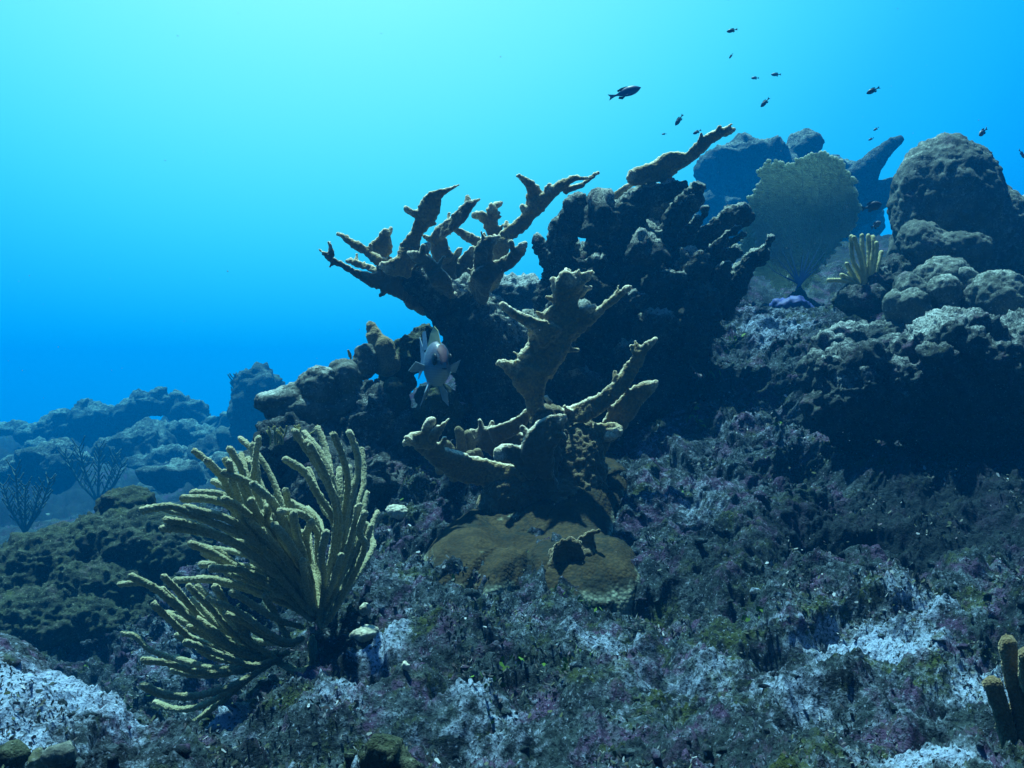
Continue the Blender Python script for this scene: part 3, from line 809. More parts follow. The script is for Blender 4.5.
# --- massive dead colony behind
eB = empty("elkhorn_coral", at(620, 430, 3.5), "massive dark elkhorn coral with thick stubby arms, mostly dead and overgrown", "coral")
bB = np.array(eB.location)
lumps("trunk", [(630, 285, 3.45, 62, 60, .7), (600, 330, 3.45, 62, 70, .7), (672, 312, 3.5, 48, 52, .7), (600, 400, 3.4, 70, 65, .7), (630, 385, 3.45, 42, 60, .7), (575, 290, 3.42, 28, 50, .7), (690, 325, 3.55, 30, 28, .7), (550, 360, 3.35, 50, 60, .7), (600, 440, 3.4, 60, 40, .8), (600, 262, 3.18, 20, 12), (645, 250, 3.18, 18, 14), (668, 282, 3.2, 20, 16), (622, 300, 3.12, 20, 14), (585, 318, 3.1, 16, 18), (690, 268, 3.25, 16, 20), (655, 325, 3.16, 22, 14), (700, 310, 3.3, 18, 22), (560, 352, 3.1, 16, 14), (628, 355, 3.14, 16, 18), (598, 225, 3.25, 14, 20), (575, 380, 3.1, 18, 12)], 0.009, M['deadcoral'], 301, (0.05, 0.03, 0.012), parent=eB, base=bB, knob=0.04, pale_up=0.9)
B = [
 ("branch", [Yl([(130, 760, 75), (150, 620, 65), (180, 500, 58), (215, 430, 66), (235, 385, 66), (245, 360, 50)], 3.35, 3.3), Yl([(140, 620, 40), (85, 540, 34), (75, 500, 22)], 3.35, 3.35)], M['deadcoral'], True, None),
 ("branch", [Yl([(330, 600, 90), (380, 450, 85), (440, 395, 66), (510, 345, 52), (590, 315, 40), (640, 300, 24)], 3.4, 3.3), Yl([(340, 480, 60), (350, 390, 36)], 3.4, 3.38)], M['deadcoral'], True, None),
 ("branch", [Yl([(590, 330, 18), (570, 280, 22), (570, 238, 50), (610, 212, 42), (660, 192, 30), (720, 152, 27), (780, 102, 20), (838, 78, 8)], 3.38, 3.25), Yl([(580, 240, 46), (500, 254, 38), (450, 260, 30), (430, 250, 22)], 3.33, 3.28)], M['elk'], False, "long tan living branch on top"),
 ("branch", [Yl([(530, 560, 50), (610, 430, 46), (655, 360, 46), (705, 302, 26)], 3.45, 3.35), Yl([(600, 420, 30), (640, 370, 28), (675, 330, 18)], 3.38, 3.25)], M['deadcoral'], True, None),
 ("branch", [Yl([(620, 620, 70), (730, 510, 50), (820, 432, 46), (870, 405, 42)], 3.45, 3.3)], M['deadcoral'], True, None),
 ("branch", [Yl([(680, 660, 36), (770, 570, 24), (875, 485, 14)], 3.45, 3.35)], M['deadcoral'], True, None),
 ("branch", [Yl([(700, 740, 50), (780, 620, 38), (855, 555, 22)], 3.4, 3.25)], M['deadcoral'], True, None),
 ("branch", [Yl([(790, 780, 60), (870, 640, 42), (930, 570, 32), (955, 545, 16), (992, 502, 7)], 3.45, 3.3)], M['deadcoral'], True, None),
 ("branch", [Yl([(640, 640, 40), (720, 590, 26), (800, 520, 22), (850, 470, 14)], 3.35, 3.2)], M['deadcoral'], True, None),
 ("branch", [Yl([(700, 800, 44), (770, 720, 32), (800, 640, 24), (815, 600, 12)], 3.35, 3.2)], M['deadcoral'], True, None),
 ("branch", [Yl([(640, 520, 40), (690, 440, 28), (720, 410, 18), (730, 380, 10)], 3.35, 3.2)], M['deadcoral'], True, None),
 ("branch", [Yl([(320, 420, 30), (380, 330, 18), (440, 292, 10)], 3.5, 3.5), Yl([(310, 400, 28), (330, 330, 20)], 3.5, 3.5)], M['elk'], False, None),
 ("branch", [Yl([(480, 520, 70), (520, 430, 60), (600, 350, 40), (620, 300, 28)], 3.5, 3.48)], M['deadcoral'], True, None),
]
for k, (nm, pl, mt, dead, lab) in enumerate(B):
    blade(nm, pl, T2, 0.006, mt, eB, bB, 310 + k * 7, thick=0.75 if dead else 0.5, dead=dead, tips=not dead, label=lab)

# --- front living colony on its crust
eC = empty("elkhorn_coral", at(540, 560, 2.6), "small brown elkhorn coral in front with a hand shaped blade rising from its crust", "coral")
bC = np.array(eC.location)
blade("stem", [Yl([(430, 860, 110), (480, 780, 110), (540, 700, 70), (560, 600, 62), (560, 540, 55)], 2.6, 2.65), Yl([(620, 840, 130), (660, 740, 110), (690, 640, 78), (720, 580, 50)], 2.62, 2.7)], T3, 0.006, M['elkdark'], eC, bC, 401, thick=0.7, tips=False, amp=0.006)
Cc = [
 ("blade", [Yl([(575, 600, 42), (545, 525, 30), (518, 465, 36), (502, 405, 62), (525, 350, 72), (572, 300, 58), (596, 250, 60), (616, 198, 70), (631, 148, 44), (637, 102, 44), (655, 64, 44)], 2.66, 2.6), Yl([(480, 390, 36), (440, 368, 24), (406, 352, 13)], 2.64, 2.6),
            Yl([(580, 260, 50), (510, 212, 22), (450, 175, 13), (414, 150, 9)], 2.62, 2.56), Yl([(640, 110, 36), (685, 62, 26), (726, 40, 11)], 2.6, 2.58), Yl([(620, 130, 30), (604, 86, 20), (592, 66, 10)], 2.6, 2.59), Yl([(635, 90, 20), (640, 50, 12), (636, 38, 8)], 2.6, 2.59), Yl([(655, 80, 20), (672, 48, 11), (680, 36, 7)], 2.6, 2.57), Yl([(560, 320, 40), (500, 318, 18), (488, 320, 10)], 2.63, 2.61), Yl([(545, 300, 30), (520, 270, 14), (512, 246, 7)], 2.63, 2.6), Yl([(520, 380, 20), (462, 342, 12), (450, 350, 8)], 2.63, 2.61),
            Yl([(640, 165, 26), (690, 112, 12), (718, 94, 8)], 2.62, 2.58), Yl([(650, 215, 30), (700, 182, 15), (728, 165, 9)], 2.62, 2.58), Yl([(660, 240, 34), (740, 176, 15), (800, 130, 11), (856, 94, 8)], 2.63, 2.56)], M['elk']),
 ("branch", [Yl([(590, 590, 60), (640, 535, 32), (700, 525, 36), (760, 475, 30), (820, 420, 27), (865, 365, 27), (895, 305, 19), (935, 268, 8)], 2.68, 2.6), Yl([(580, 490, 10), (570, 465, 9)], 2.6, 2.58), Yl([(640, 520, 20), (625, 500, 10)], 2.66, 2.64)], M['elk']),
 ("branch", [Yl([(700, 660, 60), (770, 600, 40), (815, 540, 42), (855, 495, 42), (905, 452, 24), (935, 428, 10)], 2.72, 2.66), Yl([(740, 570, 22), (790, 585, 34), (800, 600, 30)], 2.66, 2.62)], M['elk']),
 ("branch", [Yl([(470, 780, 80), (380, 740, 56), (290, 720, 52), (210, 685, 44), (160, 640, 36), (125, 612, 28), (88, 634, 10)], 2.6, 2.48), Yl([(150, 630, 28), (165, 580, 15), (188, 550, 10)], 2.5, 2.47), Yl([(165, 625, 22), (200, 575, 14), (236, 540, 7)], 2.5, 2.47), Yl([(110, 612, 14), (98, 600, 8)], 2.48, 2.46)], M['elk']),
 ("branch", [Yl([(540, 780, 80), (540, 690, 62), (545, 620, 55), (580, 570, 40), (628, 540, 16)], 2.58, 2.5), Yl([(530, 700, 52), (470, 680, 36), (415, 668, 26), (400, 668, 22)], 2.56, 2.5)], M['elkdark']),
 ("branch", [Yl([(560, 700, 50), (470, 640, 60), (400, 615, 50), (320, 600, 25)], 2.75, 2.75), Yl([(390, 600, 34), (460, 565, 28), (490, 530, 16), (512, 496, 7)], 2.73, 2.7)], M['elkdark']),
]
for k, (nm, pl, mt) in enumerate(Cc):
    blade(nm, pl, T3, 0.0042, mt, eC, bC, 410 + k * 7, tmin=0.010)
def ground_hit(px, py):
    Y = np.linspace(0.95, 4.5, 1400)
    pyg = 384 - base_z((px - 512) / FPX * Y, Y) / Y * FPX
    i = np.argmax(pyg <= py)
    return Y[i]
def crust_sheet(outline, centre, h, seed):
    out = []
    m = len(outline)
    O = catmull(np.array([(x, y, 0) for x, y in outline + outline[:1]], float), 121)[:-1]
    O = O + 7 * np.stack((fbm(O * 0.07, 3, seed, gain=.7), fbm(O * 0.07, 3, seed + 1, gain=.7), O[:, 0] * 0), 1)
    G3 = np.array([at(x, y, ground_hit(x, y)) for x, y, _ in O])
    c3 = at(*centre, ground_hit(*centre))
    nr_ = 60; V_, F_ = [], []
    rs = np.linspace(0.0, 1, nr_) ** 0.7
    for r_ in rs:
        p = c3 + (G3 - c3) * r_
        z = base_z(p[:, 0], p[:, 1])
        z = z + h * (1 - r_ ** 5) * (0.75 + 0.35 * fbm(p * 5, 2, seed)) - 0.05 * (r_ > 0.995) + 0.028 * fbm(p * 9, 4, seed + 2) + 0.006 * fbm(p * 60, 3, seed + 4)
        V_.append(np.stack((p[:, 0], p[:, 1], z), 1))
    nb = len(O)
    V_ = np.concatenate(V_)
    for i in range(nr_ - 1):
        for j in range(nb):
            F_.append((i * nb + j, (i + 1) * nb + j, (i + 1) * nb + (j + 1) % nb, i * nb + (j + 1) % nb))
    me = make_mesh("crust", V_ - bC, F_)
    set_smooth(me)
    rr_ = np.repeat(rs, nb)
    set_attr(me, "pale", np.clip(0.5 * sstep(0.93, 0.99, rr_) * (vnoise(V_ * 25, seed) > 0.15) + 0.35 * sstep(0.42, 0.55, fbm(V_ * 12, 4, seed + 20, gain=.65)), 0, 1))
    o = link("crust", me, M['elkbase'], eC)
    return o
crust_sheet([(418, 572), (432, 545), (470, 520), (520, 498), (580, 480), (602, 455), (628, 470), (618, 515), (612, 545), (640, 570), (632, 592), (590, 604), (555, 598), (520, 590), (488, 597), (462, 590), (440, 588)], (530, 555), 0.092, 431)
from mathutils.bvhtree import BVHTree
_cr = [o_ for o_ in eC.children if o_.name.startswith("crust")][0]
_bv = BVHTree.FromPolygons([v.co + Vector(bC) for v in _cr.data.vertices], [tuple(p.vertices) for p in _cr.data.polygons])
_h = _bv.ray_cast(Vector((0, 0, 0)), Vector(at(578, 556, 1.0)))
YF = (_h[0].y if _h[0] else ground_hit(578, 566) - 0.15) - 0.005
blade("flange", [[(600, 1070, 34, YF), (608, 1000, 40, YF), (606, 968, 24, YF - .02)], [(655, 1070, 44, YF), (655, 990, 50, YF), (662, 955, 32, YF - .02)], [(700, 1060, 40, YF), (705, 985, 38, YF), (724, 945, 18, YF), (752, 928, 7, YF - .02)], [(655, 1050, 84, YF), (655, 1000, 84, YF)]], T3, 0.0045, M['elkdark'], eC, bC, 440, thick=0.30, tips=False, rim=0.3)
lumps("knob", [(562, 575, YF - 0.02, 6, 6)], 0.004, M['elkdark'], 441, (0.004, 0.002, 0.001), parent=eC, base=bC)

# ---- finger coral behind the front colony
e = empty("finger_coral", at(460, 465, 2.72), "clump of short blunt brown coral fingers behind the front elkhorn's left branch", "coral")
b_ = np.array(e.location)
for k, (x0, y0, x1, y1, w) in enumerate([(452, 465, 447, 440, 6), (462, 465, 459, 427, 6), (472, 462, 468, 430, 5.5), (440, 462, 435, 445, 5), (480, 468, 477, 448, 5.5), (455, 468, 452, 452, 6), (468, 470, 470, 450, 6)]):
    mb = MB(); Y = 2.68 + 0.02 * (k % 3)
    C = catmull(np.array([at(x0, y0 + 8, Y), at((x0 + x1) / 2 + 1, (y0 + y1) / 2, Y), at(x1, y1 + 4, Y - .01)]), 12)
    k_ = Y / FPX
    tube(mb, C, np.linspace(w * 1.05, w * 0.8, 12) * k_, np.linspace(w * 1.05, w * .8, 12) * k_, seg=20)
    me = remesh(mb.verts(), mb.f, 0.003, 1)
    Q = get_co(me); Q = Q + get_no(me) * (0.003 * fbm(Q * 60, 2, k))[:, None]
    set_attr(me, "pale", np.zeros(len(Q))); set_co(me, Q - b_); set_smooth(me)
    link("finger", me, M['finger'], e)

# ------------------------------------------------------------------ sea rods
def rod(mb, P, r0, r1, seed, seg=14, step=0.0035, fuzz=0.0013):
    P = np.asarray(P)
    n = max(12, int(np.linalg.norm(np.diff(P, axis=0), axis=1).sum() / step))
    C = catmull(P, n)
    C = C + 0.004 * np.stack((vnoise(C * 13, seed), vnoise(C * 13, seed + 1), vnoise(C * 13, seed + 2)), 1) * np.linspace(0, 1, n)[:, None]
    r = r0 + (r1 - r0) * np.linspace(0, 1, n) ** 1.2
    sub = MB()
    tube(sub, C, r, r, (0.3, 0.9, 0.2), seg)
    V = sub.verts()
    Rr = np.random.default_rng(seed)
    ax = np.repeat(np.vstack((C[:1], C[:1], C[:1], C, C[-1:], C[-1:], C[-1:])), seg, 0)
    dv = V - ax; ln = np.linalg.norm(dv, axis=1)[:, None] + 1e-9
    V = V + dv / ln * np.abs(Rr.normal(0, fuzz, (len(V), 1)))
    mb.add(V, sub.f)

X5 = lambda x, y: (100 + x * 0.29297, 410 + y * 0.29297)
RODS = [
 [(850, 75), (882, 150), (884, 220), (868, 265), (850, 330), (835, 430), (800, 580), (760, 720)],
 [(800, 88), (825, 165), (842, 250), (832, 330), (815, 430), (775, 600), (750, 730)],
 [(665, 80), (722, 160), (772, 250), (808, 340), (818, 410), (795, 560), (755, 720)],
 [(700, 78), (746, 130), (782, 200), (803, 280), (812, 400), (790, 560)],
 [(630, 172), (690, 212), (742, 285), (788, 360), (798, 440), (770, 590), (745, 720)],
 [(710, 205), (738, 270), (770, 340), (800, 400), (790, 500)],
 [(905, 355), (890, 420), (905, 465), (880, 540), (835, 620), (790, 700), (760, 740)],
 [(865, 245), (852, 350), (830, 450), (800, 580), (765, 700)],
 [(876, 330), (870, 420), (845, 500), (805, 610), (765, 720)],
 [(480, 95), (540, 155), (582, 225), (615, 295), (640, 375), (690, 490), (725, 610), (740, 720)],
 [(443, 135), (478, 190), (500, 260), (540, 350), (620, 450)],
 [(325, 145), (380, 192), (430, 252), (480, 330), (560, 420), (650, 540), (710, 660)],
 [(365, 172), (415, 225), (448, 290), (500, 370)],
 [(425, 215), (520, 252), (580, 302), (620, 370), (665, 460), (715, 570), (735, 700)],
 [(525, 250), (590, 312), (632, 380), (690, 480)],
 [(440, 172), (460, 260), (490, 340), (560, 440)],
 [(480, 150), (505, 230), (515, 310), (570, 410)],
 [(500, 165), (530, 240), (545, 330), (600, 430)],
 [(522, 185), (552, 260), (570, 340), (630, 440)],
 [(325, 277), (415, 284), (480, 320), (540, 400), (610, 480), (690, 590), (725, 690)],
 [(430, 300), (492, 342), (545, 400), (610, 460), (680, 560)],
 [(155, 342), (240, 332), (330, 358), (425, 400), (525, 452), (625, 535), (690, 630), (725, 710)],
 [(297, 328), (380, 350), (452, 385), (512, 432), (590, 510), (670, 610)],
 [(230, 375), (310, 384), (400, 420), (500, 478), (590, 550), (670, 640)],
 [(215, 408), (290, 410), (390, 432), (475, 470), (560, 530), (640, 600), (705, 680)],
 [(440, 425), (520, 452), (590, 500), (645, 555), (700, 630)],
 [(460, 350), (540, 382), (612, 430), (662, 490), (705, 570), (738, 680)],
 [(600, 360), (640, 422), (680, 490), (715, 580), (740, 690)],
 [(600, 395), (650, 452), (692, 525), (725, 630)],
 [(665, 352), (668, 410), (690, 480), (725, 590)],
 [(705, 450), (716, 520), (735, 590), (748, 690)],
 [(740, 430), (740, 520), (750, 600), (752, 700)],
 [(765, 420), (762, 500), (765, 600), (757, 700)],
 [(720, 385), (705, 440), (715, 520)],
 [(330, 455), (385, 482), (450, 525), (540, 580), (640, 640)],
 [(345, 525), (420, 530), (505, 560), (595, 612), (680, 672), (725, 715)],
 [(440, 530), (520, 542), (600, 580), (670, 630), (725, 695)],
 [(260, 583), (360, 580), (470, 602), (570, 640), (655, 672), (720, 715)],
 [(70, 592), (150, 597), (240, 637), (310, 692), (380, 752), (460, 812), (560, 850), (640, 830)],
 [(210, 567), (260, 612), (320, 682), (400, 760), (500, 820)],
 [(228, 692), (300, 714), (380, 762), (450, 810), (520, 832), (600, 830)],
 [(650, 312), (720, 352), (745, 400), (760, 480)],
 [(560, 350), (595, 402), (645, 475), (700, 560)],
 [(775, 540), (765, 620), (755, 700)],
 [(640, 520), (682, 582), (722, 660)],
 [(80, 765), (118, 772), (165, 815), (235, 842), (320, 868), (430, 880), (540, 860)],
 [(150, 857), (230, 867), (320, 890), (420, 895), (520, 882), (610, 840)],
 [(150, 942), (210, 970), (310, 977), (420, 950), (520, 905), (610, 850)],
 [(185, 1000), (250, 1020), (335, 1012), (430, 965), (530, 900)],
 [(290, 790), (350, 812), (430, 842), (520, 872), (600, 850)],
 [(180, 672), (240, 722), (310, 782), (400, 822), (500, 862), (600, 850)],
 [(390, 612), (440, 692), (490, 752), (540, 822), (590, 850)],
 [(300, 602), (380, 682), (440, 752), (510, 802), (590, 840)],
 [(450, 622), (520, 662), (600, 712), (690, 742)],
 [(380, 640), (470, 690), (560, 750), (640, 790), (690, 780)],
 [(560, 660), (610, 730), (650, 790)],
 [(820, 330), (825, 420), (815, 520), (785, 640)],
 [(690, 420), (700, 500), (725, 590), (745, 690)],
]
_q = np.random.default_rng(909)
_more = []
for _k in range(78):                                    # the shoots behind and between
    _a = np.array(RODS[_q.integers(len(RODS))], float)
    _f = _q.uniform(0.62, 0.98)
    _c = catmull(_a, 12)[int((1 - _f) * 11):]
    _n = len(_c); _t = np.linspace(1, 0, _n)[:, None]
    _more.append([tuple(p) for p in _c + _t * _q.normal(0, 44, 2) + _t ** 2 * _q.normal(0, 26, 2)])
NMAIN = len(RODS)
RODS = RODS + _more
eR = empty("sea_rod_coral", at(300, 665, 1.82), "large bushy yellow olive sea rod with dozens of long curved fingers, at lower left", "soft coral")
bR = np.array(eR.location)
rr = np.random.default_rng(77)
for k, pl in enumerate(RODS):
    tipY = 1.80 + (rr.uniform(-0.20, 0.16) if k < NMAIN else rr.uniform(-0.14, 0.26))
    pts = []
    n = len(pl)
    for i, (x, y) in enumerate(reversed(pl)):
        s = i / (n - 1)
        px, py = X5(x, y)
        pts.append(at(px, py, 1.82 * (1 - s) + tipY * s + 0.02 * math.sin(s * 3 + k)))
    mb = MB()
    rod(mb, pts, 0.0041, 0.0057 * rr.uniform(0.82, 1.15), 500 + k, fuzz=0.0011)
    V = mb.verts()
    me = make_mesh("branch", V - bR, mb.f)
    dt = np.linalg.norm(V - np.array(pts[-1]), axis=1)
    set_attr(me, "pale", 0.5 * (1 - sstep(0.0, 0.03, dt)) * (1.0 if k % 3 == 0 else 0.4))
    set_smooth(me)
    link("branch", me, M['rod'], eR)
lumps("holdfast", [(312, 650, 1.84, 6, 18, 1), (290, 668, 1.82, 20, 5, 1, -22), (308, 676, 1.84, 9, 12)], 0.004, M['rod'], 560, (0.008, 0.003, 0.002), parent=eR, base=bR)

def small_rods(name, label, spec, Y, r, parent_px, mat, seed, hold=None):
    e = empty(name, at(*parent_px, Y), label, "soft coral")
    b = np.array(e.location)
    q = np.random.default_rng(seed)
    for k, pl in enumerate(spec):
        dy = q.uniform(-0.04, 0.04)
        pts = [at(x, y, Y + dy * i / (len(pl) - 1)) for i, (x, y) in enumerate(pl)]
        mb = MB()
        rod(mb, pts, r * 0.95, r, seed + k, 12, r * 0.45, r * 0.13)
        me = make_mesh("branch", mb.verts() - b, mb.f)
        set_attr(me, "pale", np.zeros(len(me.vertices))); set_smooth(me)
        link("branch", me, mat, e)
    return e
T7 = lambda x, y: (764 + x * 0.2539, 240 + y * 0.2539)
spec = [[(395, 210), (385, 150), (352, 80), (345, 10), (345, -15)], [(400, 205), (390, 120), (365, 30), (352, -10)], [(405, 205), (395, 100), (388, 30), (385, -20)], [(410, 200), (412, 90), (412, -15)], [(415, 200), (425, 80), (432, 0), (432, -12)],
        [(420, 195), (445, 110), (460, 50)], [(395, 215), (360, 150), (325, 95)], [(392, 218), (350, 165), (305, 142)], [(390, 220), (330, 165), (255, 158)], [(400, 210), (375, 150), (352, 100)], [(418, 200), (432, 120), (445, 50), (442, 10)], [(388, 215), (370, 180), (335, 130)]]
small_rods("sea_rod_coral", "small pale yellow sea rod on a rock between sea fan and dome", [[T7(*p) for p in pl] for pl in spec], 3.5, 0.0072, (866, 292), M['rodfar'], 600)
spec = [[(1012, 800), (1008, 740), (998, 705), (990, 685)], [(1030, 800), (1022, 730), (1014, 680), (1010, 645)], [(1035, 800), (1032, 740), (1022, 705), (1018, 690)], [(1050, 800), (1042, 720), (1028, 680), (1026, 655)], [(1030, 810), (1028, 785), (1024, 768)]]
small_rods("sea_rod_coral", "thick fingered brown sea rod cut off by the lower right corner", spec, 1.12, 0.0092, (1025, 800), M['brownrod'], 640)

# hazy sea plumes on the far left slope
M['plume'] = plain_mat("sea_plume_skin", (0.06, 0.11, 0.10), (0.10, 0.16, 0.14), 30)
def plume(px, py, Y, h, n, spread, seed, label):
    e = empty("sea_plume", at(px, py, Y), label, "soft coral", "hazy sea plumes on the far left slope")
    q = np.random.default_rng(seed); k = Y / FPX
    b = np.array(e.location)
    for i in range(n):
        a = (i / (n - 1) - 0.5) * spread + q.normal(0, 0.06) if n > 1 else 0.0
        hh = h * q.uniform(0.7, 1.0) * k
        top = np.array((math.sin(a) * hh, q.normal(0, 0.1) * hh, math.cos(a) * hh))
        mid_ = top * 0.5 + np.array((math.sin(a) * hh * 0.12, 0, -0.02))
        P_ = catmull(np.array([(0, 0, -0.02), mid_, top]), 12)
        mb = MB()
        tube(mb, P_, np.linspace(1.7, 0.7, 12) * k, np.linspace(1.7, 0.7, 12) * k, seg=8)
        for j in range(3, 12):
            for s in (-1, 1):
                tdir = np.array((s * 0.7 + math.sin(a) * .5, q.normal(0, 0.35), 0.75)); tdir /= np.linalg.norm(tdir)
                l = hh * 0.2 * q.uniform(0.5, 1.1)
                B_ = catmull(np.array([P_[j], P_[j] + tdir * l * .5, P_[j] + tdir * l + np.array((0, 0, l * .25))]), 6)
                tube(mb, B_, np.full(6, 0.65 * k), np.full(6, 0.65 * k), seg=6)
        me = make_mesh("frond", mb.verts(), mb.f); set_smooth(me)
        link("frond", me, M['plume'], e)
plume(98, 500, 8.8, 58, 5, 1.3, 1, "hazy bushy sea plume in the middle of the left slope")
plume(25, 530, 6.6, 62, 5, 0.9, 2, "hazy sea plume near the left picture edge")
plume(238, 412, 12.5, 36, 4, 0.5, 3, "thin hazy sea plume standing left of the rock pillar")
plume(2, 580, 3.4, 40, 4, 0.8, 4, "bluish sea plume cut by the left picture edge")

# ------------------------------------------------------------------ sea fan
def fan_mat():
    m, t, b = nodes_of("sea_fan_mesh")
    v = t.nodes.new("ShaderNodeTexCoord").outputs['Object']
    t.links.new(mixc(t, rng_node(t, nz(t, v, 12, 5), 0.35, 0.65), (0.38, 0.43, 0.34), (0.52, 0.57, 0.46)), b.inputs['Base Color'])
    tr = t.nodes.new("ShaderNodeBsdfTranslucent"); tr.inputs[0].default_value = (0.62, 0.72, 0.58, 1)
    mx = t.nodes.new("ShaderNodeMixShader"); mx.inputs[0].default_value = 0.5
    t.links.new(b.outputs[0], mx.inputs[1]); t.links.new(tr.outputs[0], mx.inputs[2])
    t.links.new(mx.outputs[0], t.nodes['Material Output'].inputs['Surface'])
    return m
M['fan'] = fan_mat()
M['purple'] = plain_mat("purple_fan_stem", (0.03, 0.05, 0.17), (0.055, 0.075, 0.25), 30)
def fan_web(outline, Y0, cell, wire, seed, depthf):
    q = np.random.default_rng(seed)
    poly = np.array(outline, float)
    def inside(p):
        x, y = p; c = False; n = len(poly)
        for i in range(n):
            x1, y1 = poly[i]; x2, y2 = poly[(i + 1) % n]
            if (y1 > y) != (y2 > y) and x < (x2 - x1) * (y - y1) / (y2 - y1) + x1: c = not c
        return c
    x0, y0 = poly.min(0); x1, y1 = poly.max(0)
    V, Fc, ids = [], [], {}
    h = cell * math.sqrt(3) / 2
    def vid(key, x, y):
        if key not in ids:
            j = np.random.default_rng(hash(key) & 0xffff)
            x += j.normal(0, cell * 0.16); y += j.normal(0, cell * 0.16)
            ids[key] = len(V); V.append(at(x, y, Y0 + depthf(x, y)))
        return ids[key]
    rr_ = 0
    y = y0
    a = cell / math.sqrt(3)
    r_i = 0
    while y < y1 + cell:
        x = x0 + (cell / 2 if r_i % 2 else 0)
        while x < x1 + cell:
            if inside((x + q.normal(0, 1.6) + 2.6 * math.sin(y * .35 + 2 * math.sin(x * .2)) * math.sin(y * .11 + x * .07), y + q.normal(0, 1.6) + 2.4 * math.sin(x * .4 + 2 * math.sin(y * .17)) * math.sin(x * .13 - y * .05))) and q.random() > 0.015:
                f = []
                for kk in range(6):
                    an = math.pi / 6 + kk * math.pi / 3
                    vx, vy = x + a * math.cos(an), y + a * math.sin(an)
                    f.append(vid((round(vx * 4), round(vy * 4)), vx, vy))
                Fc.append(tuple(f))
            x += cell
        y += h; r_i += 1
    me = make_mesh("web", V, Fc)
    o = bpy.data.objects.new("tmp", me); COL.objects.link(o)
    md = o.modifiers.new("w", 'WIREFRAME'); md.thickness = wire; md.use_replace = True; md.use_even_offset = False; md.use_boundary = True
    out = bpy.data.meshes.new_from_object(o.evaluated_get(bpy.context.evaluated_depsgraph_get()))
    bpy.data.objects.remove(o); bpy.data.meshes.remove(me)
    return out
T6 = lambda x, y: (680 + x * 0.2539, 110 + y * 0.2539)
eF = empty("sea_fan", at(795, 305, 4.5), "tall lace sea fan with purple stem at right, against hazy rock", "sea fan")
bF = np.array(eF.location)
df = lambda x, y: 0.10 * math.sin((x - 760) / 40.0) + 0.04 * math.sin(y / 25.0)
out1 = [T6(*p) for p in [(430, 640), (330, 560), (290, 480), (270, 400), (275, 350), (320, 300), (312, 240), (350, 200), (400, 215), (470, 205), (510, 180), (560, 168), (620, 195), (660, 240), (690, 300), (700, 360), (710, 400), (690, 450), (640, 500), (590, 560), (540, 620), (500, 690), (450, 700)]]
out2 = [T6(*p) for p in [(440, 700), (380, 690), (300, 640), (240, 560), (240, 480), (270, 440), (340, 500), (420, 600)]]
for ol, sd_, off in ((out1, 1, 0.0), (out2, 2, 0.09)):
    me = fan_web(ol, 4.5 + off, 2.0, 0.0125, sd_, df)
    set_co(me, get_co(me) - bF); set_smooth(me)
    me.materials.clear()
    link("web", me, M['fan'], eF)
mbs = MB()
for tgt in [(690, 300), (640, 230), (560, 200), (480, 230), (400, 250), (340, 300), (310, 400), (660, 420), (600, 330), (520, 300), (430, 330), (360, 560), (290, 520)]:
    p0 = T6(460, 760); p1 = T6(470, 690); p3 = T6(*tgt); p2 = (p1[0] * .5 + p3[0] * .5 + (4 if tgt[0] > 460 else -4), p1[1] * .5 + p3[1] * .5 + 6)
    pts = [at(p[0], p[1], 4.495 + (df(*p) if i > 1 else 0)) for i, p in enumerate((p0, p1, p2, p3))]
    C = catmull(np.array(pts), 26)
    r_ = 0.0012 + 0.012 * np.linspace(1, 0, 26) ** 4
    tube(mbs, C, r_, r_, seg=8)
me = make_mesh("stem", mbs.verts() - bF, mbs.f); set_smooth(me)
m_, t_, b_s = nodes_of("sea_fan_stem")
sz = t_.nodes.new("ShaderNodeSeparateXYZ"); t_.links.new(t_.nodes.new("ShaderNodeTexCoord").outputs['Object'], sz.inputs[0])
t_.links.new(mixc(t_, rng_node(t_, sz.outputs['Z'], 0.05, 0.30), (0.06, 0.08, 0.26), (0.45, 0.50, 0.40)), b_s.inputs['Base Color'])
link("stem", me, m_, eF)
o = lumps("purple_sponge", [(792, 310, 4.2, 20, 15), (779, 306, 4.2, 10, 10), (806, 316, 4.2, 14, 10)], 0.010, M['purple'], 701, (0.03, 0.015, 0.006))
tag(o, "blue purple sponge lump at the foot of the sea fan", "sponge")

# ------------------------------------------------------------------ small growths on the bank
def knobthing(name, ell, mat, label, cat, seed, amp=(0.006, 0.003, 0.0015), vox=0.003, **kw):
    yk = surface_at(ell[0][0], min(ell[0][1] + ell[0][4] * 0.6, 765))[1]      # seated on the ground
    ell = [(e_[0], e_[1], e_[2] - ell[0][2] + yk, *e_[3:]) for e_ in ell]
    o = lumps(name, ell, vox, mat, seed, amp, (20, 60, 150), **kw)
    return tag(o, label, cat)
M['pale'] = coral_mat("pale_star_coral", (0.42, 0.42, 0.33), (0.52, 0.52, 0.42), (0.7, 0.7, 0.6), scale=120, bdist=0.004, stain=(0.2, 0.19, 0.14))
knobthing("star_coral", [(365, 609, 1.92, 6.5, 7)], M['pale'], "tiny pale ball shaped coral right of the big sea rod's foot", "coral", 801)
knobthing("star_coral", [(365, 634, 1.85, 15, 7, 1, 18)], M['pale'], "pale flat coral cushion below the tiny ball coral", "coral", 802)
knobthing("star_coral", [(398, 512, 2.4, 14, 6.5, 1, -12), (412, 520, 2.42, 12, 8, 1, -25)], M['pale'], "pale dotted coral finger lying left of the elkhorn crust", "coral", 803)
knobthing("brain_coral", [(381, 762, 1.13, 24, 26), (395, 775, 1.13, 25, 22)], M['algaerock'], "olive brain coral knob cut by the bottom picture edge", "coral", 804, (0.006, 0.004, 0.002), knob=0.01, knobf=40)
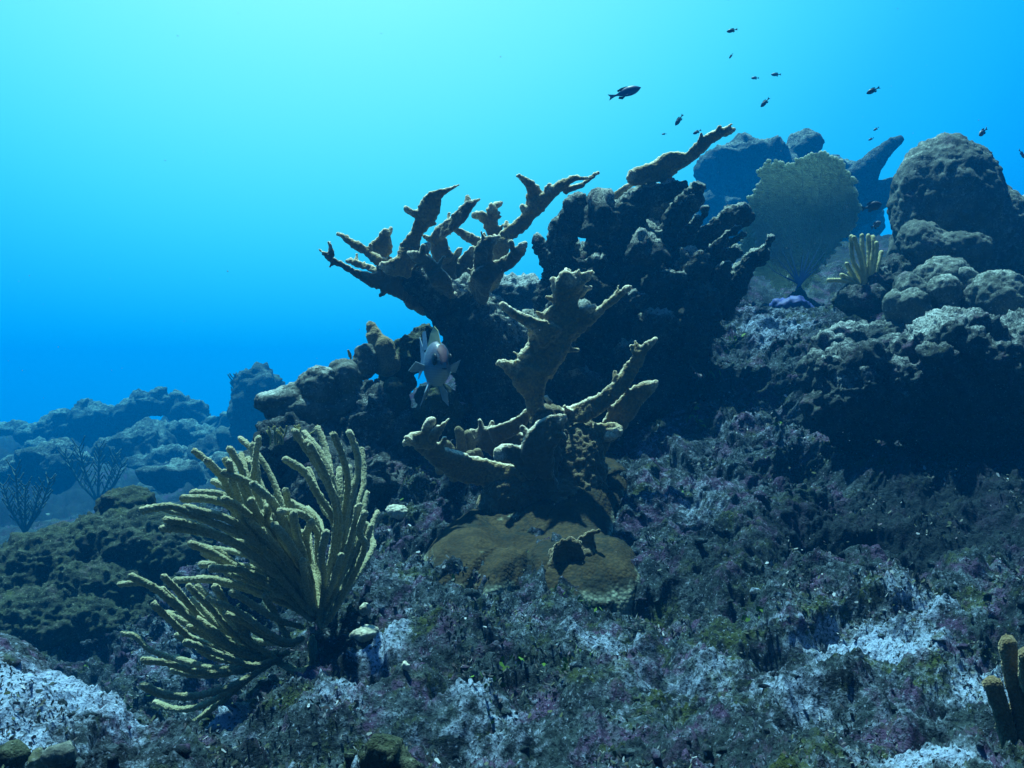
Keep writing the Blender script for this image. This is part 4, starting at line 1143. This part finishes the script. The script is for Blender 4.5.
knobthing("encrusting_coral", [(60, 757, 1.22, 17, 14), (38, 762, 1.25, 9, 12)], M['star'], "dark smooth coral knob at the lower left", "coral", 805)
knobthing("encrusting_coral", [(10, 755, 1.25, 18, 9), (-15, 765, 1.25, 22, 16)], M['algaerock'], "low brown coral cushion in the lower left corner", "coral", 806)
knobthing("cup_shell", [(406, 665, 1.68, 6, 6)], M['pale'], "small round white spot of coral on the bank below the crust", "coral", 807)
# little branching algae
M['twig'] = plain_mat("branching_algae", (0.20, 0.19, 0.05), (0.30, 0.27, 0.08), 60)
def twigs(label, px, py, Y, h, n, seed):
    q = np.random.default_rng(seed); k = Y / FPX
    c = at(px, py, Y); mb = MB()
    for i in range(n):
        p0 = np.array((q.normal(0, 5) * k, q.normal(0, 6) * k, -4 * k)); dr = np.array((q.normal(0, .25), q.normal(0, .25), 1))
        p1 = p0 + dr * h * k * q.uniform(.5, 1)
        tube(mb, catmull(np.array([p0, (p0 + p1) / 2 + q.normal(0, 1.2, 3) * k, p1]), 8), np.full(8, 1.0 * k), np.full(8, 1.0 * k), seg=7)
        for s in range(2):
            a_ = p0 + (p1 - p0) * q.uniform(.4, .8)
            tube(mb, catmull(np.array([a_, a_ + np.array((q.normal(0, 2.5), q.normal(0, 2), 5)) * k]), 4), np.full(4, .8 * k), np.full(4, .8 * k), seg=6)
    me = make_mesh("branching_algae", mb.verts(), mb.f); set_smooth(me)
    o = link("branching_algae", me, M['twig']); o.location = tuple(c)
    tag(o, label, "algae")
twigs("small yellowish branching algae under the pale lobe of the left outcrop", 277, 440, 2.75, 20, 9, 1)
twigs("thin yellow algae sprig standing beside the small round coral knob", 350, 358, 3.12, 14, 1, 2)
twigs("fine olive algae twigs on the dark outcrop right of the yellowish ones", 300, 436, 2.8, 14, 5, 3)

# ------------------------------------------------------------------ fish
def fish_mat(name, back, belly, spec=0.3):
    m, t, b = nodes_of(name)
    b.inputs['Roughness'].default_value = 0.45
    b.inputs['Specular IOR Level'].default_value = spec
    v = t.nodes.new("ShaderNodeTexCoord").outputs['Object']
    s = t.nodes.new("ShaderNodeSeparateXYZ"); t.links.new(v, s.inputs[0])
    n = nz(t, v, 60, 3)
    h = math_(t, 'ADD', s.outputs['Z'], math_(t, 'MULTIPLY', math_(t, 'SUBTRACT', n, 0.5), 0.01))
    t.links.new(mixc(t, rng_node(t, h, -0.02, 0.02), belly, back), b.inputs['Base Color'])
    return m
M['fishdark'] = fish_mat("dark_fish_scales", (0.03, 0.035, 0.05), (0.06, 0.07, 0.09))
M['fishblue'] = fish_mat("blue_fish_scales", (0.05, 0.10, 0.16), (0.04, 0.10, 0.35))
M['fishgrey'] = fish_mat("grey_fish_scales", (0.10, 0.12, 0.15), (0.20, 0.24, 0.28))
M['silver'] = fish_mat("silver_fish_scales", (0.14, 0.18, 0.27), (0.27, 0.34, 0.42), 0.5)
def stripe_mat():
    m, t, b = nodes_of("squirrelfish_scales")
    b.inputs['Roughness'].default_value = 0.4; b.inputs['Specular IOR Level'].default_value = 0.4
    v = t.nodes.new("ShaderNodeTexCoord").outputs['Object']
    w = t.nodes.new("ShaderNodeTexWave"); w.wave_type = 'BANDS'; w.bands_direction = 'Z'
    w.inputs['Scale'].default_value = 45; w.inputs['Distortion'].default_value = 4; w.inputs['Detail'].default_value = 2
    t.links.new(v, w.inputs['Vector'])
    sp = t.nodes.new("ShaderNodeSeparateXYZ"); t.links.new(v, sp.inputs[0])
    c = mixc(t, rng_node(t, sp.outputs['Z'], -0.03, 0.045), (0.15, 0.25, 0.31), (0.07, 0.095, 0.14))
    c = mixc(t, math_(t, 'MULTIPLY', w.outputs['Fac'], 0.22), c, (0.07, 0.06, 0.09))
    t.links.new(c, b.inputs['Base Color'])
    vo = t.nodes.new("ShaderNodeTexVoronoi"); vo.inputs['Scale'].default_value = 260
    t.links.new(v, vo.inputs['Vector']); bump(t, b, vo.outputs['Distance'], 0.5, 0.001)
    return m
M['squirrel'] = stripe_mat()
M['fin'] = plain_mat("pale_fin_membrane", (0.13, 0.22, 0.29), (0.20, 0.30, 0.38), 40, 0.5)
M['findark'] = plain_mat("dark_fin_membrane", (0.04, 0.045, 0.06), (0.07, 0.08, 0.10), 40, 0.5)
M['finyellow'] = plain_mat("yellow_fin_membrane", (0.22, 0.24, 0.10), (0.30, 0.32, 0.15), 40, 0.5)
M['eye'] = plain_mat("dark_eye", (0.006, 0.006, 0.008), (0.01, 0.01, 0.012), 40, 0.4, 0.15)
M['red'] = plain_mat("red_snout_skin", (0.11, 0.065, 0.075), (0.17, 0.10, 0.11), 40, 0.5)

def fish_body(L_, H, Wd, n=22, seg=16):
    """body along +X (head at +X)"""
    s = np.linspace(0, 1, n)
    prof = np.interp(s, [0, .04, .12, .25, .42, .6, .78, .9, 1.0], [0.02, .22, .55, .88, 1.0, .9, .5, .24, .20])
    prof = np.convolve(np.pad(prof, 1, 'edge'), [.2, .6, .2], 'valid'); prof[0] = 0.02
    ang = np.arange(seg) / seg * 2 * math.pi
    V = []
    for si, p in zip(s, prof):
        V.append(np.stack((np.full(seg, (0.5 - si * 0.82) * L_), np.cos(ang) * p * Wd / 2 * (1.1 if si < .5 else .8), np.sin(ang) * p * H / 2), 1))
    F = [(i * seg + j, i * seg + (j + 1) % seg, (i + 1) * seg + (j + 1) % seg, (i + 1) * seg + j) for i in range(n - 1) for j in range(seg)]
    F += [tuple(reversed(range(seg))), tuple((n - 1) * seg + j for j in range(seg))]
    return np.concatenate(V), F

def fin_mesh(name, outline, th, axis='Y'):
    """thin solid fin in the XZ plane"""
    n = len(outline)
    V = [(x, -th / 2, z) for x, z in outline] + [(x, th / 2, z) for x, z in outline]
    F = [tuple(range(n)), tuple(reversed(range(n, 2 * n)))] + [(i, i + n, (i + 1) % n + n, (i + 1) % n) for i in range(n)]
    return make_mesh(name, V, F)

def orient(o, heading):
    o.rotation_euler = Vector(heading).normalized().to_track_quat('X', 'Z').to_euler()

def fish(px, py, Y, L_, heading, label, mat=None, group="small dark fish in the open water", H=0.36, Wd=0.18, finm=None, detail=True, tailm=None):
    mat = mat or M['fishdark']; finm = finm or M['findark']
    e = empty("fish", at(px, py, Y), label, "fish", group)
    orient(e, heading)
    V, F = fish_body(L_, L_ * H, L_ * Wd)
    me = make_mesh("body", V, F); set_smooth(me); link("body", me, mat, e)
    h = L_ * H
    tm = fin_mesh("tail_fin", [(-.30 * L_, .09 * h), (-.41 * L_, .20 * h), (-.52 * L_, .34 * h), (-.46 * L_, .02 * h), (-.52 * L_, -.32 * h), (-.41 * L_, -.18 * h), (-.30 * L_, -.09 * h)], L_ * .012)
    link("tail_fin", tm, tailm or finm, e)
    link("dorsal_fin", fin_mesh("dorsal_fin", [(.18 * L_, .42 * h), (.08 * L_, .55 * h), (-.08 * L_, .55 * h), (-.22 * L_, .42 * h), (-.2 * L_, .25 * h), (.1 * L_, .40 * h)], L_ * .012), finm, e)
    link("anal_fin", fin_mesh("anal_fin", [(-.02 * L_, -.40 * h), (-.12 * L_, -.60 * h), (-.24 * L_, -.42 * h), (-.2 * L_, -.22 * h)], L_ * .012), finm, e)
    if detail:
        for s in (-1, 1):
            mb = MB(); ellipsoid(mb, (.34 * L_, s * L_ * Wd * .27, .08 * h), (L_ * .022, L_ * .012, L_ * .022), 2)
            me = make_mesh("eye", mb.verts(), mb.f); set_smooth(me); link("eye", me, M['eye'], e)
    return e
k4 = lambda px, Y: px * Y / FPX
fish(625, 92.5, 3.2, k4(33, 3.2), (0.95, -0.15, 0.26), "largest free swimming fish, blue with a white tail, high above the corals", M['fishblue'], None, 0.30, 0.16, None, True, M['fin'])
fish(732, 30.5, 4.0, k4(11, 4.0), (-1, 0.3, -0.15), "topmost small fish near the upper picture edge", group="small dark fish in the open water")
fish(731, 56, 4.6, k4(6, 4.6), (-0.6, 0.5, -0.8), "tiny fish directly below the topmost fish")
fish(755, 78, 5.5, k4(8, 5.5), (-1, 0.3, 0.1), "faint small fish, left one of a pair in open water", M['fishgrey'])
fish(776, 74.5, 5.5, k4(10, 5.5), (-1, 0.2, 0.05), "faint small fish, right one of a pair in open water", M['fishgrey'])
fish(765, 102.5, 4.6, k4(12, 4.6), (-0.7, 0.3, -0.75), "small fish diving steeply below the faint pair")
fish(679, 120, 4.4, k4(13, 4.4), (-0.55, 0.3, -0.8), "small slim fish diving above the tan branch tip")
fish(697, 132, 4.6, k4(9, 4.6), (-0.9, 0.3, -0.4), "tiny dark fish just left of the tan branch tip")
fish(664, 134, 6.0, k4(5, 6.0), (-1, 0.3, 0.0), "faint speck of a fish left of the tan branch", M['fishgrey'])
fish(873, 90.5, 3.8, k4(14, 3.8), (-0.9, 0.2, -0.42), "small dark fish alone in open water above the dome coral")
fish(876, 129, 6.5, k4(6, 6.5), (-0.8, 0.3, -0.5), "very faint fish over the hazy elkhorn arm, higher one", M['fishgrey'])
fish(871, 139, 6.5, k4(6, 6.5), (-0.9, 0.3, -0.4), "very faint fish over the hazy elkhorn arm, lower one", M['fishgrey'])
fish(983, 132, 3.4, k4(17, 3.4), (-0.75, -0.5, -0.6), "small fish with pale face above the dome coral's right shoulder", M['fishgrey'], H=0.34)
fish(1022, 154, 3.4, k4(12, 3.4), (0.6, 0.3, -0.6), "pale little fish cut by the right picture edge", M['silver'], H=0.34, finm=M['fin'])
fish(872, 206.5, 3.7, k4(22, 3.7), (0.95, 0.1, 0.25), "dark fish swimming between the sea fan and the dome coral", H=0.42)
fish(876, 225, 3.8, k4(15, 3.8), (0.85, 0.4, 0.5), "small brownish fish below the dark fish beside the dome coral", M['fishgrey'], H=0.40)
fish(463, 403.5, 3.0, k4(9, 3.0), (-1, 0.2, 0.0), "tiny blue fish in the shade under the elkhorn trunk", M['fishgrey'])

# squirrelfish, head on
e = empty("squirrelfish", at(433, 363, 2.62), "silvery squirrelfish facing the camera with fins spread, under the left elkhorn", "fish")
orient(e, (0.42, -1.0, -0.12))
k = 2.62 / FPX
Lq, Hq, Wq = 0.20, 46 * k, 24 * k
V, F = fish_body(Lq, Hq, Wq, 30, 24)
me = make_mesh("body", V, F); set_smooth(me); body = link("body", me, M['squirrel'], e)
for s in (-1, 1):
    mb = MB(); ellipsoid(mb, (0.37 * Lq, s * Wq * .33, Hq * .13), (.016, .006, .016), 3)
    me = make_mesh("eye", mb.verts(), mb.f); set_smooth(me); link("eye", me, M['eye'], e)
sel = [f for f in F[:-2] if (lambda c: 0.30 * Lq < c[0] < 0.485 * Lq and c[2] > 0.02 * Hq and abs(c[1]) < Wq * .16)(V[list(f)].mean(0))]
ids = sorted({i for f in sel for i in f}); mp = {i: j for j, i in enumerate(ids)}
n_ = len(ids); out_ = V[ids] * np.array((1.0, 1.02, 1.02)) + np.array((.0012, 0, .0006))
me = make_mesh("snout", np.vstack((out_, V[ids])), [tuple(mp[i] for i in f) for f in sel] + [tuple(mp[i] + n_ for i in reversed(f)) for f in sel]); set_smooth(me)
link("snout", me, M['red'], e)
mb = MB(); ellipsoid(mb, (0.475 * Lq, 0, -Hq * .05), (.008, .007, .0022), 2)
me = make_mesh("mouth", mb.verts(), mb.f); set_smooth(me); link("mouth", me, M['eye'], e)
def qfin(name, pts, mat, th=0.0018):
    """fin spanned by 3D points (fish frame), given a small thickness"""
    P_ = np.array(pts, float); nrm = np.cross(P_[1] - P_[0], P_[2] - P_[0]); nrm /= np.linalg.norm(nrm)
    n = len(P_); Vv = np.vstack((P_ - nrm * th / 2, P_ + nrm * th / 2))
    Ff = [tuple(range(n)), tuple(reversed(range(n, 2 * n)))] + [(i, i + n, (i + 1) % n + n, (i + 1) % n) for i in range(n)]
    link(name, make_mesh(name, Vv, Ff), mat, e)
qfin("dorsal_fin", [(.06, 0, .42 * Hq), (.03, .001, .72 * Hq), (-.0, 0, .80 * Hq), (-.03, 0, .62 * Hq), (-.05, 0, .3 * Hq)], M['finyellow'])
qfin("soft_dorsal_fin", [(-.05, 0, .28 * Hq), (-.075, 0, .66 * Hq), (-.10, 0, .62 * Hq), (-.09, 0, .2 * Hq)], M['fin'])
for s in (-1, 1):
    qfin("pectoral_fin", [(.035, s * Wq * .46, -.04 * Hq), (.03, s * Wq * .9, .05 * Hq), (.015, s * (Wq * .5 + 15 * k), .08 * Hq if s > 0 else -.16 * Hq), (.01, s * Wq * .95, -.20 * Hq), (.03, s * Wq * .46, -.14 * Hq)], M['fin'])
    qfin("pelvic_fin", [(.03, s * Wq * .22, -.40 * Hq), (.035, s * Wq * .5, -.62 * Hq), (.025, s * Wq * .62, -.92 * Hq), (.012, s * Wq * .42, -.80 * Hq), (.005, s * Wq * .2, -.42 * Hq)], M['fin'])
qfin("tail_fin", [(-.065, 0, .09 * Hq), (-.10, 0, .34 * Hq), (-.125, .0, .5 * Hq), (-.105, 0, 0), (-.125, 0, -.46 * Hq), (-.10, 0, -.3 * Hq), (-.065, 0, -.09 * Hq)], M['fin'])
qfin("anal_fin", [(-.01, 0, -.38 * Hq), (-.03, 0, -.66 * Hq), (-.05, 0, -.4 * Hq), (-.045, 0, -.2 * Hq)], M['fin'])

# ------------------------------------------------------------------ drifting specks in the water
q = np.random.default_rng(4)
mb = MB()
for k in range(420):
    Y_ = q.uniform(0.7, 4.5)
    ellipsoid(mb, at(q.uniform(-150, 1170), q.uniform(-60, 600), Y_), np.full(3, q.uniform(0.25, 0.65) * 0.0011 * (0.5 + Y_ * 0.3)), 1)
M['speck'] = plain_mat("drifting_speck", (0.4, 0.45, 0.5), (0.5, 0.55, 0.6), 50)
tag(link("drifting_specks", make_mesh("drifting_specks", mb.verts(), mb.f), M['speck']), "fine pale specks drifting in the water", "plankton", kind="stuff")

# ------------------------------------------------------------------ the water itself
x0, x1, y0, y1, z0, z1 = -96, 96, -3.0, 64, -9.0, 2.3
V = [(x, y, z) for x in (x0, x1) for y in (y0, y1) for z in (z0, z1)]
F = [(0, 1, 3, 2), (4, 6, 7, 5), (0, 4, 5, 1), (2, 3, 7, 6), (0, 2, 6, 4), (1, 5, 7, 3)]
hm = bpy.data.materials.new("sea_water_haze"); hm.use_nodes = True
ht = hm.node_tree; ht.nodes.clear()
ho = ht.nodes.new("ShaderNodeOutputMaterial"); hv = ht.nodes.new("ShaderNodeVolumePrincipled")
hv.inputs['Color'].default_value = (*HAZE_COLOR, 1)
hv.inputs['Density'].default_value = HAZE_DENSITY
hv.inputs['Absorption Color'].default_value = (*HAZE_ABSORB, 1)
hv.inputs['Anisotropy'].default_value = HAZE_G
ht.links.new(hv.outputs[0], ho.inputs['Volume'])
haze = link("haze", make_mesh("haze", V, F), hm)
tag(haze, "clear blue sea water all around the reef", "water", kind="stuff")
